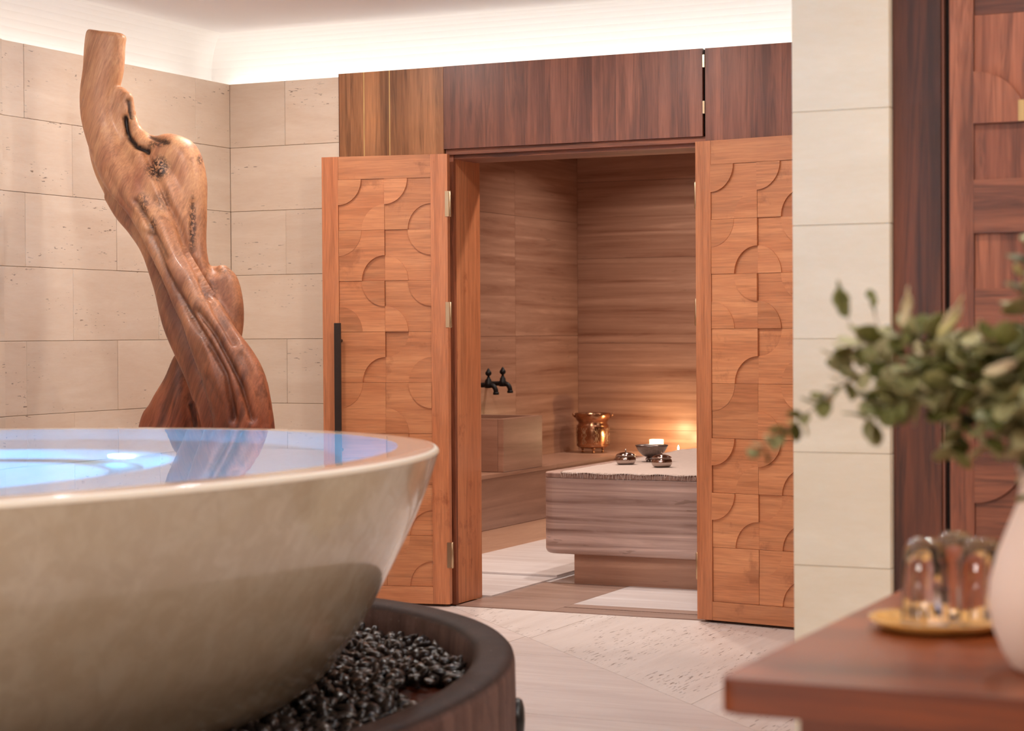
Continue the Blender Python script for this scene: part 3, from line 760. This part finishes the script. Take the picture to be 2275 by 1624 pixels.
lv = [(A0-o, B0-o, z) for o, z in outer[::-1]] + [(A0, B0, 1.056)]
o = obj('outer_shell', ellipse_loft(lv, 180), M['tub'], tub, True)
obj('rim_edge', ellipse_loft([(A0-.013*(1-math.cos(k/6*PI/2)), B0-.013*(1-math.cos(k/6*PI/2)), 1.0562+.013*math.sin(k/6*PI/2)) for k in range(7)], 180), M['rim_edge'], tub, True)
lv = [(A0-.013, B0-.013, 1.0692), (A0-.016, B0-.016, 1.0700), (A0-.06, B0-.06, 1.070), (A0-.115, B0-.115, 1.0695)]
obj('rim', ellipse_loft(lv, 180), M['tub_rim'], tub, True)
lv = [(A0-.115, B0-.115, 1.0694), (A0-.125, B0-.125, 1.055), (A0-.16, B0-.155, 1.00), (A0-.21, B0-.19, .90), (A0-.30, B0-.22, .74), (A0-.33, B0-.24, .69), (A0-.37, B0-.27, .67),
      (1.24, .76, .665), (1.21, .73, .655), (1.19, .71, .62), (1.14, .66, .40), (1.10, .62, .37)]
obj('lining', ellipse_loft(lv, 180, cap_end=True), M['tub_in'], tub, True)
lv = [(A0-.112, B0-.112, 1.0692)]
bm = ellipse_loft([(A0-.112-k*.08, B0-.112-k*.08*.75, 1.0692) for k in range(16)], 180, cap_end=True)
obj('water', bm, M['water'], tub, True)
# underwater lamps (fixtures on the pit wall, cool light)
def ulamp(t, power, z=.52):
    x, y = ell(1.165, .685, t)
    d = Vector((-x, -y, 0)).normalized()
    bm = lathe([(0, 0), (.05, 0), (.05, .006), (0, .008)], 24, cap0=False)
    f = obj('pool_light', bm, M['lens_blue'], tub, True, (x+d.x*.01, y+d.y*.01, z)); f.rotation_euler = d.to_track_quat('Z', 'Y').to_euler()
    l = bpy.data.lights.new('underwater_light', 'AREA'); l.shape = 'DISK'; l.size = .08; l.energy = power; l.color = (.02, .46, 1.0); l.spread = PI
    lo = bpy.data.objects.new('underwater_light', l); COL.objects.link(lo); lo.parent = tub; lo.location = (x+d.x*.03, y+d.y*.03, z)
    lo.rotation_euler = (-d).to_track_quat('Z', 'Y').to_euler()
for t, p in ((-.05, 26), (1.6, 20), (3.1, 20), (-1.55, 20)): ulamp(t, p)

tray = empty('pebble_tray', TC); tag(tray, 'dark brown oval stone trough of black pebbles around the foot of the tub', 'planter')
AO, BO, AI, BI = 2.215, 1.643, 2.092, 1.527
lv = [(AO-.02, BO-.02, 0), (AO, BO, .02), (AO+.004, BO+.004, .25), (AO, BO, .47), (AO-.004, BO-.004, .487), (AO-.014, BO-.014, .497), (AO-.03, BO-.03, .502), (AI+.03, BI+.03, .500), (AI+.012, BI+.012, .494), (AI, BI, .478), (AI-.006, BI-.006, .385), (AI-.006, BI-.006, .36)]
obj('trough_wall', ellipse_loft(lv, 160), M['tray'], tray, True)
obj('trough_floor', ellipse_loft([(AI-.004, BI-.004, .388), (1.5, 1.1, .386), (1.2, .8, .386)], 120, cap_end=False), M['tray_floor'], tray, True)
obj('inner_plinth', ellipse_loft([(1.2, .8, .0), (1.2, .8, .386), (1.0, .6, .386)], 80), M['tray_floor'], tray)

def pebble_mesh(i, sub=2):
    bm = bmesh.new(); bmesh.ops.create_icosphere(bm, subdivisions=sub, radius=1)
    off = Vector((i*7.3, i*3.1, i))
    s = random.Random(i); sx, sy, sz = .0245*s.uniform(.8, 1.25), .0165*s.uniform(.8, 1.2), .0095*s.uniform(.8, 1.4)
    for v in bm.verts:
        v.co *= 1+.28*noise.noise(v.co*1.1+off)
        v.co = Vector((v.co.x*sx, v.co.y*sy, v.co.z*sz))
    me = bpy.data.meshes.new('pebble'); bm.to_mesh(me); bm.free(); me.shade_smooth(); me.materials.append(M['pebble']); return me
PM = [pebble_mesh(i) for i in range(8)]
PMs = []
for i in range(4):
    bm = bmesh.new(); bm.from_mesh(PM[i]); bmesh.ops.dissolve_limit(bm, angle_limit=.02, verts=bm.verts, edges=bm.edges) if False else None
    PMs.append(bm)
def cam_px(p):
    d = Vector(p)-Vector((0, 0, H)); z = d.dot(fw); return 1137.5+FPX*d.dot(r2)/z, 812-FPX*d.dot(u2)/z, z
rp = random.Random(11); spots = []; grid = {}
bare = Vector((-2.585, 4.05))
def try_spot(t, off, zl, dmin):
    x, y = ell(AI-.025-off, BI-.025-off, t); P = (TC.x+x, TC.y+y)
    k = (int(P[0]//.03), int(P[1]//.03), zl)
    for a in (-1, 0, 1):
        for b in (-1, 0, 1):
            for q in grid.get((k[0]+a, k[1]+b, zl), ()):
                if (q[0]-P[0])**2+(q[1]-P[1])**2 < dmin*dmin: return
    grid.setdefault(k, []).append(P)
    n = noise.noise((P[0]*3, P[1]*3, 0))
    z = .398 + zl*.0135 + n*.008
    rr2 = math.hypot((P[0]-bare.x)/.20, (P[1]-bare.y)/.10)
    spots.append((P[0], P[1], z))
for zl, n in ((0, 5200), (1, 5200), (2, 2600)):
    for _ in range(n):
        # the sector of the trough that can be seen beside the tub
        t = rp.uniform(-2.6, .75); off = rp.uniform(0, .40)
        if off > .40: continue
        try_spot(t, off, zl, .029 if zl < 2 else .042)
vis = []; rest = []
for s in spots:
    px, py, d = cam_px(s)
    # bare reddish patch near the trough's edge where pebbles have washed away
    if ((px-965)/85)**2 + ((py-1543)/28)**2 < 1: continue
    if s[2] < .4: rest.append(s); continue
    if 480 < px < 1065 and 1325 < py < 1640: vis.append((d, s))
    else: rest.append(s)
vis.sort(key=lambda q: (-round(q[1][2], 2) if False else 0, q[0]))
top = [v for v in vis]; singles = top[:300]; rest += [v[1] for v in top[300:]]
for d, s in singles:
    o = link('black_pebble', PM[rp.randrange(8)], None); o.location = s
    o.rotation_euler = (rp.gauss(0, .6), rp.gauss(0, .6), rp.uniform(0, 6.28)); k = rp.uniform(.85, 1.25); o.scale = (k, k, k)
    tag(o, 'black river pebble lying in the dark trough beside the tub', 'pebble', 'black pebbles in the trough')
# the rest of the pebbles as one mesh
V, Fc = [], []; nv = 0
src = []
for i in range(4):
    bm = bmesh.new(); bm.from_mesh(pebble_mesh(20+i, 1)); src.append((np.array([v.co[:] for v in bm.verts]), np.array([[v.index for v in f.verts] for f in bm.faces]))); bm.free()
from mathutils import Euler
for s in rest:
    px, py, d = cam_px(s)
    v, f = src[rp.randrange(4)]
    R = np.array(Euler((rp.gauss(0, .6), rp.gauss(0, .6), rp.uniform(0, 6.28))).to_matrix())
    V.append(v*rp.uniform(.95, 1.3) @ R.T + np.array(s)); Fc.append(f+nv); nv += len(v)
me = bpy.data.meshes.new('pebbles'); me.from_pydata(np.concatenate(V).tolist(), [], np.concatenate(Fc).tolist()); me.shade_smooth()
o = link('pebble_bed', me, M['pebble']); o['kind'] = 'stuff'; o['label'] = 'bed of small black river pebbles filling the trough'; o['category'] = 'pebbles'

# spotlight discs sunk among the pebbles
for (x, y), lb in (((-2.735, 4.62), 'small round uplight ring among the pebbles close to the tub'), ((-2.78, 3.38), 'small round uplight ring among the pebbles at the near end')):
    t = empty('uplight', (x, y, .412)); tag(t, lb, 'light')
    obj('bezel', lathe([(0, 0), (.02, 0), (.022, .008), (.018, .010), (.015, .006), (0, .006)], 24, cap0=False), M['silver'], t, True)
# black rubber cap on the trough's outer wall
tcap = -.80
x, y = ell(AO+.003, BO+.003, tcap); x2, y2 = ell(AO+.003, BO+.003, tcap+.01)
nrm_ = Vector((y2-y, x-x2, 0)).normalized()
capo = obj('rubber_cap', lathe([(.056, -.01), (.058, .006), (.052, .016), (.03, .022), (0, .024)], 32, cap0=False), M['rubber'], tray, True, (x, y, .315))
capo.rotation_euler = nrm_.to_track_quat('Z', 'Y').to_euler()

# ------------------------------------------------------------------ driftwood sculpture
DY = 7.35
def at(px, py, Y):
    r = fw + r2*((px-1137.5)/FPX) - u2*((py-812)/FPX); t = Y/r.y; return Vector((0, 0, H)) + r*t
PXM = (at(400, 600, DY)-Vector((0, 0, H))).dot(fw)/FPX      # metres per pixel at the sculpture
def limb(bm, pts, flat=.8, n=6, seg=20):
    """pts: (px, py, halfwidth px, depth offset m)"""
    P = spline(pts, n); c = [at(p[0], p[1], DY+p[3]) for p in P]; rings = []
    m = len(c)
    for i in range(m):
        t = (c[min(i+1, m-1)]-c[max(i-1, 0)]).normalized()
        view = Vector((-math.sin(YAW), math.cos(YAW), 0)); s = t.cross(view).normalized(); w = s.cross(t).normalized()
        r = max(P[i][2], 4)*PXM
        rings.append([bm.verts.new(c[i] + s*r*math.cos(2*PI*k/seg) + w*r*flat*math.sin(2*PI*k/seg)) for k in range(seg)])
    for a, b in zip(rings, rings[1:]):
        for k in range(seg): bm.faces.new((a[k], a[(k+1) % seg], b[(k+1) % seg], b[k]))
    bm.faces.new(rings[0][::-1]); bm.faces.new(rings[-1])
LIMBS = [
    ([(236, 74, 42, 0), (233, 95, 41, 0), (229, 150, 41, 0), (219, 215, 39, 0), (222, 270, 40, 0), (242, 330, 44, 0), (272, 390, 46, -.02), (312, 450, 40, -.05), (352, 520, 38, -.08), (395, 600, 40, -.10), (437, 680, 44, -.12), (480, 760, 54, -.13), (520, 840, 66, -.12), (540, 920, 64, -.10), (546, 1000, 66, -.08), (552, 1200, 84, -.05), (556, 1420, 100, 0)], .8),
    ([(215, 290, 24, .04), (240, 350, 40, .04), (268, 410, 42, .04), (300, 470, 40, .05), (338, 540, 32, .04), (368, 620, 34, .02), (395, 700, 40, 0), (428, 780, 40, 0), (462, 860, 44, 0), (484, 950, 50, 0), (490, 1200, 60, 0), (480, 1420, 70, 0)], .9),
    ([(281, 208, 9, .03), (283, 235, 12, .03), (288, 270, 17, .04), (306, 305, 22, .05), (345, 335, 40, .06), (395, 348, 46, .07), (420, 400, 42, .07), (424, 470, 38, .06), (425, 540, 34, .05), (436, 600, 30, .04), (455, 660, 34, .03), (480, 740, 40, 0)], .9),
    ([(290, 320, 40, .04), (340, 372, 66, .04), (368, 440, 74, .03), (388, 510, 64, .02), (405, 575, 50, .01), (430, 650, 38, .0)], .7),
    ([(262, 200, 16, .03), (268, 250, 22, .03), (285, 300, 30, .04), (310, 340, 40, .04)], .8),
    ([(240, 430, 14, .0), (282, 478, 24, .02), (322, 515, 26, .02), (350, 560, 24, .0)], .9),
    ([(486, 590, 16, .10), (492, 620, 36, .10), (500, 665, 40, .10), (503, 705, 38, .09), (498, 750, 36, .07), (492, 800, 30, .03)], .9),
    ([(412, 790, 22, .16), (406, 830, 36, .17), (396, 880, 52, .17), (385, 925, 64, .18), (374, 970, 72, .18), (360, 1150, 90, .15), (350, 1420, 110, .12)], .6),
    ([(352, 880, 14, .17), (362, 920, 30, .17), (350, 980, 44, .17)], .8),
]
bm = bmesh.new()
for pts, fl in LIMBS: limb(bm, pts, fl)
bmesh.ops.recalc_face_normals(bm, faces=bm.faces)
me = bpy.data.meshes.new('dw_raw'); bm.to_mesh(me); bm.free()
raw = bpy.data.objects.new('dw_raw', me); COL.objects.link(raw)
rm = raw.modifiers.new('r', 'REMESH'); rm.mode = 'VOXEL'; rm.voxel_size = .010
sm = raw.modifiers.new('s', 'SMOOTH'); sm.iterations = 5; sm.factor = .6
dg = bpy.context.evaluated_depsgraph_get(); dg.update()
ev = raw.evaluated_get(dg); me2 = bpy.data.meshes.new_from_object(ev)
bpy.data.objects.remove(raw)
n = len(me2.vertices); co = np.empty(n*3); me2.vertices.foreach_get('co', co); co = co.reshape(-1, 3)
no = np.empty(n*3); me2.vertex_normals.foreach_get('vector', no); no = no.reshape(-1, 3)
Cc = np.array([0, 0, H]); fwn, r2n, u2n = np.array(fw), np.array(r2), np.array(u2)
dd = co-Cc; zz = dd@fwn; qx = 1137.5+FPX*(dd@r2n)/zz; qy = 812-FPX*(dd@u2n)/zz
front = (no@fwn) < .1
def seg_dist(path):
    best = np.full(n, 1e9)
    for (x0, y0), (x1, y1) in zip(path, path[1:]):
        vx, vy = x1-x0, y1-y0; t = np.clip(((qx-x0)*vx+(qy-y0)*vy)/(vx*vx+vy*vy), 0, 1)
        best = np.minimum(best, np.hypot(qx-x0-t*vx, qy-y0-t*vy))
    return best
disp = np.zeros(n); hollow_shade = np.zeros(n); burl = np.zeros(n)
def groove(path, w, depth, col=0.0):  # col: strength of the shade painted along the groove
    global disp, hollow_shade
    d = seg_dist(path); k = np.exp(-(d/w)**2)*front; disp -= depth*k; hollow_shade = np.maximum(hollow_shade, col*(k > .35)*np.clip((k-.35)*3, 0, 1))
groove([(278, 262), (284, 300), (300, 322), (325, 328)], 8, .035, 1.0)
groove([(285, 225), (289, 245), (293, 260)], 5, .02, .9)
groove([(335, 300), (352, 310), (372, 316)], 6, .010, .8)
groove([(330, 360), (360, 380)], 22, .012)
groove([(300, 445), (322, 480), (345, 520), (368, 570)], 7, .024, .35)
groove([(322, 340), (350, 400), (372, 450), (398, 500), (420, 560), (446, 620), (462, 655)], 8, .024)
groove([(430, 452), (428, 500), (432, 560)], 8, .012, .0)
groove([(330, 520), (360, 590), (390, 650), (430, 710), (462, 760), (500, 830), (520, 930)], 9, .034, .3)
groove([(440, 690), (478, 740), (505, 790), (540, 860), (560, 930)], 8, .030, .4)
groove([(425, 900), (436, 950)], 6, .02, .4)
groove([(290, 250), (262, 340), (290, 420)], 10, .006)
groove([(455, 620), (480, 690), (520, 760)], 8, .02, .1)
groove([(470, 590), (480, 600)], 8, .01)
groove([(300, 480), (262, 440), (235, 380)], 8, .01)
groove([(462, 840), (490, 900), (500, 960)], 8, .012, .1)
groove([(540, 790), (572, 860), (585, 940)], 10, .008, .1)
groove([(400, 640), (432, 730), (455, 800)], 9, .008, .1)
for (x, y, rx, ry, s) in ((349, 372, 30, 28, 1), (352, 318, 28, 10, .8), (428, 500, 9, 70, .9), (318, 452, 14, 26, .7), (338, 500, 10, 22, .8), (445, 355, 8, 10, .8), (362, 446, 20, 26, .5), (470, 640, 16, 20, .5), (500, 600, 18, 8, .5)):
    e = ((qx-x)/rx)**2+((qy-y)/ry)**2; burl = np.maximum(burl, s*np.clip(1.3-e, 0, 1)*front)
nz = np.array([noise.noise((p[0]*4, p[1]*4, p[2]*1.6)) for p in co]); nz2 = np.array([noise.noise((p[0]*14+p[2]*3, p[1]*12, p[2]*3)) for p in co])
disp += nz*.018 + nz2*.007
co2 = co + no*disp[:, None]
co2[:, 2] = np.maximum(co2[:, 2], 0)
me2.vertices.foreach_set('co', co2.ravel())
for nm, arr in (('hollow_shade', hollow_shade), ('burl', burl)):
    a = me2.attributes.new(nm, 'FLOAT', 'POINT'); a.data.foreach_set('value', arr.astype(np.float32))
me2.name = 'driftwood'; me2.update()
me2.materials.clear()
base_c = at(480, 1420, DY)
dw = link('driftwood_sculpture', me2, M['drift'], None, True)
tag(dw, 'tall twisted driftwood trunk standing upright behind the tub in the stone corner', 'sculpture')

# ------------------------------------------------------------------ foreground table and what stands on it
TZ = .9
tab = empty('console_table', (-.10, 2.95, 0)); tag(tab, 'brown wooden console table with rounded corner in the right foreground', 'table')
def round_slab(poly, z0, z1, r):
    bm = prism(poly, z0, z1)
    eds = [e for e in bm.edges if abs(e.verts[0].co.z-e.verts[1].co.z) < 1e-5]
    bmesh.ops.bevel(bm, geom=eds, offset=r, segments=3, affect='EDGES', profile=.5); return bm
o = obj('tabletop', round_slab(rounded(-.918, .75, 2.615, 3.72, .028, 6), TZ-.050, TZ, .004), M['table'], tab, False, (.10, -2.95, 0))
obj('cabinet', box(-.815, .65, 2.66, 3.66, .10, TZ-.0505, .004, 2), M['table'], tab, False, (.10, -2.95, 0))
for x in (-.80, .58):
    for y in (2.68, 3.58): obj('leg', box(x, x+.06, y, y+.06, 0, .10, .003, 1), M['table'], tab, False, (.10, -2.95, 0))
VX, VY = -.506, 2.85
vs = empty('ceramic_vase', (VX, VY, TZ+.0005)); tag(vs, 'pale matt ceramic vase with a narrow neck holding eucalyptus', 'vase')
obj('vase_body', lathe([(0, 0), (.046, 0), (.054, .006), (.068, .03), (.080, .06), (.086, .095), (.084, .125), (.074, .165), (.058, .205), (.046, .235), (.042, .262), (.043, .280), (.047, .288), (.044, .289), (.038, .28), (.036, .262), (.04, .235), (.06, .16), (.06, .1), (0, .02)], 64, cap0=False), M['vase'], vs, True)
# plate with three upturned glasses
plt = empty('round_plate', (-.742, 3.185, TZ+.0005)); tag(plt, 'round pale wooden plate with a raised rim under the upturned glasses', 'plate')
obj('plate_body', lathe([(0, .004), (.075, .004), (.078, 0), (.088, 0), (.100, .006), (.112, .016), (.112, .019), (.106, .018), (.092, .010), (0, .009)], 64, cap0=False), M['plate'], plt, True)
GH = .142
def make_glass(x, y, label):
    t = empty('drinking_glass', (x, y, TZ+.0100)); tag(t, label, 'glass', None)
    pr_ = [(.037, 0), (.0385, .001), (.0385, .004), (.037, .05), (.035, .10), (.032, GH-.018), (.026, GH-.006), (.015, GH), (0, GH), ]
    inn = [(0, GH-.012), (.014, GH-.013), (.024, GH-.02), (.0295, GH-.03), (.033, .10), (.035, .05), (.0362, .004), (.037, 0)]
    obj('glass_body', lathe(pr_+inn, 48, cap0=False), M['glass'], t, True)
    bm = bmesh.new()
    for k in range(10):
        a = 2*PI*k/10; tube(bm, [(.0375*math.cos(a), .0375*math.sin(a), .015), (.0362*math.cos(a), .0362*math.sin(a), .06), (.0345*math.cos(a), .0345*math.sin(a), .105)], .0016, 6)
    obj('ribs', bm, M['glass'], t, True)
make_glass(-.752, 3.135, 'upturned clear glass at the front of the plate')
make_glass(-.728, 3.245, 'upturned clear glass behind the front one on the plate')
make_glass(-.668, 3.165, 'upturned clear glass on the plate nearest the vase')

# eucalyptus sprigs
def leaf_mesh(i, L_=.034, Wd=.026, cup=.18):
    bm = bmesh.new(); n = 10; rows = []
    for k in range(n+1):
        t = k/n; w = Wd/2*math.sin(PI*min(1, t*.94+.03))**.7; x = L_*t
        rows.append([bm.verts.new((x, s*w, cup*abs(s*w)+.12*L_*math.sin(PI*t)*(1 if i % 2 else -1)*.5)) for s in (-1, -.5, 0, .5, 1)])
    for a, b in zip(rows, rows[1:]):
        for k in range(4): bm.faces.new((a[k], a[k+1], b[k+1], b[k]))
    r = bmesh.ops.extrude_face_region(bm, geom=list(bm.faces))
    for v in [e for e in r['geom'] if isinstance(e, bmesh.types.BMVert)]: v.co.z += .0006
    bmesh.ops.recalc_face_normals(bm, faces=bm.faces)
    me = bpy.data.meshes.new('leaf'); bm.to_mesh(me); bm.free(); me.shade_smooth(); return me
LM = {}
for key, m in (('g', 'leaf'), ('d', 'leaf_dark'), ('b', 'bud')):
    LM[key] = []
    for i in range(3):
        me = leaf_mesh(i, *((.036, .030) if key != 'b' else (.024, .011))); me.materials.append(M[m]); LM[key].append(me)
rl = random.Random(5)
def sprig(label, pts, dens, kinds, size=1.0, r0=.0024, taper=.8):
    P = [Vector(p) for p in spline(pts, 8)]
    s = empty('eucalyptus_sprig', P[0]); tag(s, label, 'branch', None)
    bm = bmesh.new(); tube(bm, [p-P[0] for p in P], [r0*(1-.7*i/len(P)) for i in range(len(P))], 6); obj('stem', bm, M['stem'], s, True)
    acc = 0; side = 0
    for i in range(1, len(P)):
        acc += (P[i]-P[i-1]).length
        if i < 5: continue
        while acc > dens:
            acc -= dens; side += 1; t = (P[i]-P[i-1]).normalized(); fr = i/len(P)
            for sg in (0, 1):
                k = rl.choice(kinds); me = rl.choice(LM[k]); o = link('leaf', me, None, s)
                ph = side*1.57 + sg*PI + rl.uniform(-.5, .5)
                b = t.orthogonal().normalized(); b2 = t.cross(b)
                dirv = (t*rl.uniform(.2, .7) + b*math.cos(ph) + b2*math.sin(ph) + Vector((0, 0, -.15))).normalized()
                o.location = P[i]-P[0]; q = dirv.to_track_quat('X', 'Z')
                o.rotation_mode = 'QUATERNION'; o.rotation_quaternion = q @ Euler((rl.uniform(-.9, .9), 0, 0)).to_quaternion()
                sc = size*rl.uniform(.75, 1.15)*(1-(1-taper)*fr); o.scale = (sc, sc, sc)
    return s
def pp(px, py, dy=0): v = at(px, py, VY+dy); return (v.x, v.y, v.z)
m0 = (VX, VY, TZ+.15); m1 = (VX, VY, TZ+.285)
sprig('long eucalyptus sprig arching left past the stone column to a drooping tip', [m0, m1, pp(2240, 900), pp(2120, 800), pp(2000, 800, .02), pp(1880, 850, .03), pp(1780, 930, .02), pp(1680, 1000, 0)], .014, 'gggdb', 1.2, taper=.6)
sprig('upper leafy eucalyptus sprig stretching along the top of the bunch', [m0, m1, pp(2230, 880, .04), pp(2130, 770, .05), pp(2020, 740, .05), pp(1930, 765, .06), pp(1850, 800, .06)], .013, 'ggdd', 1.2999999999999998)
sprig('dense lower eucalyptus sprig hanging below the bunch toward the column', [m0, m1, pp(2260, 950, -.03), pp(2180, 870, -.04), pp(2080, 870, -.05), pp(1990, 900, -.05), pp(1920, 940, -.04)], .013, 'ggd', 1.2999999999999998)
sprig('short dark eucalyptus sprig curving down at the frame edge', [m0, m1, pp(2270, 900, .02), pp(2220, 830, .03), pp(2150, 900, .04), pp(2130, 960, .03), pp(2120, 1010, .02)], .012, 'gddg', 1.2999999999999998)
sprig('rightmost upright eucalyptus sprig with dark leaves beside the frame edge', [m0, m1, pp(2290, 900, .02), pp(2285, 760, .05), pp(2270, 640, .06), pp(2290, 540, .07)], .015, 'ddgb', 1.2999999999999998)
sprig('eucalyptus sprig drooping over the vase shoulder with grey leaves', [m0, m1, pp(2290, 960, -.06), pp(2255, 880, -.08), pp(2200, 930, -.08), pp(2190, 1000, -.08)], .012, 'gdg', 1.25)
sprig('middle eucalyptus sprig filling the heart of the bunch with broad leaves', [m0, m1, pp(2240, 930, 0), pp(2160, 820, 0), pp(2080, 790, .0), pp(2000, 860, -.02), pp(1950, 900, -.02)], .011, 'ggd', 1.35)
sprig('eucalyptus sprig crowding the right side of the bunch above the vase neck', [m0, m1, pp(2300, 950, 0), pp(2250, 800, -.02), pp(2190, 760, -.02), pp(2120, 850, -.03), pp(2090, 920, -.03)], .011, 'gdgd', 1.35)
def twig(label, pts, tipkey, size):
    P = [Vector(p) for p in spline(pts, 6)]
    s = empty('budding_twig', P[0]); tag(s, label, 'branch', None)
    bm = bmesh.new(); tube(bm, [p-P[0] for p in P], [.0009*(1-.5*i/len(P)) for i in range(len(P))], 5); obj('stem', bm, M['stem'], s, True)
    t = (P[-1]-P[-6]).normalized()
    for k in range(3):
        o = link('bud_leaf', LM[tipkey][k], None, s); o.location = P[-1]-P[0]-t*.012*k
        o.rotation_mode = 'QUATERNION'; o.rotation_quaternion = t.to_track_quat('X', 'Z') @ Euler((k*2.1, .12*(k-1), .12*(1-k))).to_quaternion(); o.scale = (size, size, size)
    return s
twig('thin twig ending in a single dark narrow leaf over the stone column', [pp(1960, 780), pp(1900, 740), pp(1872, 670)], 'd', .9)
twig('thin twig with a faint narrow leaf at the right edge of the column', [pp(1990, 780, .1), pp(1950, 720, .1), pp(1938, 668, .12)], 'd', .55)
twig('twig with a long pale bud in front of the dark timber panel', [pp(2030, 790), pp(2000, 740), pp(2010, 690)], 'b', 1.5)
twig('twig with a plump yellowish bud in front of the door stile', [pp(2100, 790), pp(2085, 745), pp(2105, 715)], 'b', 1.8)
twig('twig with a small pale bud low over the leaves', [pp(2160, 800), pp(2150, 770), pp(2160, 750)], 'b', 1.2)
twig('twig with a pale bud pointing right above the vase', [pp(2150, 840, -.05), pp(2190, 825, -.05), pp(2220, 815, -.05)], 'b', 1.6)

# ------------------------------------------------------------------ lamps out of view: added fill lights, steam room lights
rear_fill = empty('fill_lamp', (-3.2, -3.195, 1.35)); tag(rear_fill, 'unseen long warm fill lamp added on the rear wall to brighten the tub', 'lamp')  # unseen fill light, added to brighten the lower side of the tub
obj('backplate', box(-.8, .8, 0, .02, -.2, .2, .004, 1), M['bronze'], rear_fill); obj('diffuser', box(-.78, .78, .02, .05, -.18, .18, .004, 1), M['lens_soft'], rear_fill)
l_ = area('fill_lamp_light', (0, .07, 0), (PI/2, 0, 0), 1.5, .34, 52, WARM); l_.parent = rear_fill
for i, (x, y, p) in enumerate(DOWN):
    t = empty('fill_downlight', (x, y, CEIL)); tag(t, 'unseen round ceiling downlight added as fill light', 'light', 'unseen fill downlights added in the ceiling')
    obj('bezel', lathe([(.045, -.002), (.06, -.004), (.062, 0)], 28, cap0=False), M['paint'], t, True)
    obj('lens', lathe([(0, -.001), (.045, -.001)], 28, cap0=False), M['lens_warm'], t)
    l = bpy.data.lights.new('downlight', 'AREA'); l.shape = 'DISK'; l.size = .12; l.energy = p; l.color = WARM
    o = bpy.data.objects.new('downlight', l); COL.objects.link(o); o.parent = t; o.location = (0, 0, -.012)
for (x, y, p) in ((-3.9, 9.9, 22), (-5.0, 10.3, 26), (-4.9, 12.7, 20), (-3.4, 12.7, 20)):
    t = empty('steam_room_light', (x, y, HC)); tag(t, 'round recessed lamp in the steam room ceiling', 'light', 'recessed lamps in the steam room')
    obj('lens', lathe([(0, -.001), (.04, -.001)], 24, cap0=False), M['lens_warm'], t)
    l = bpy.data.lights.new('downlight', 'AREA'); l.shape = 'DISK'; l.size = .1; l.energy = p; l.color = (1, .86, .76); l.spread = math.radians(130)
    o = bpy.data.objects.new('downlight', l); COL.objects.link(o); o.parent = t; o.location = (0, 0, -.012)
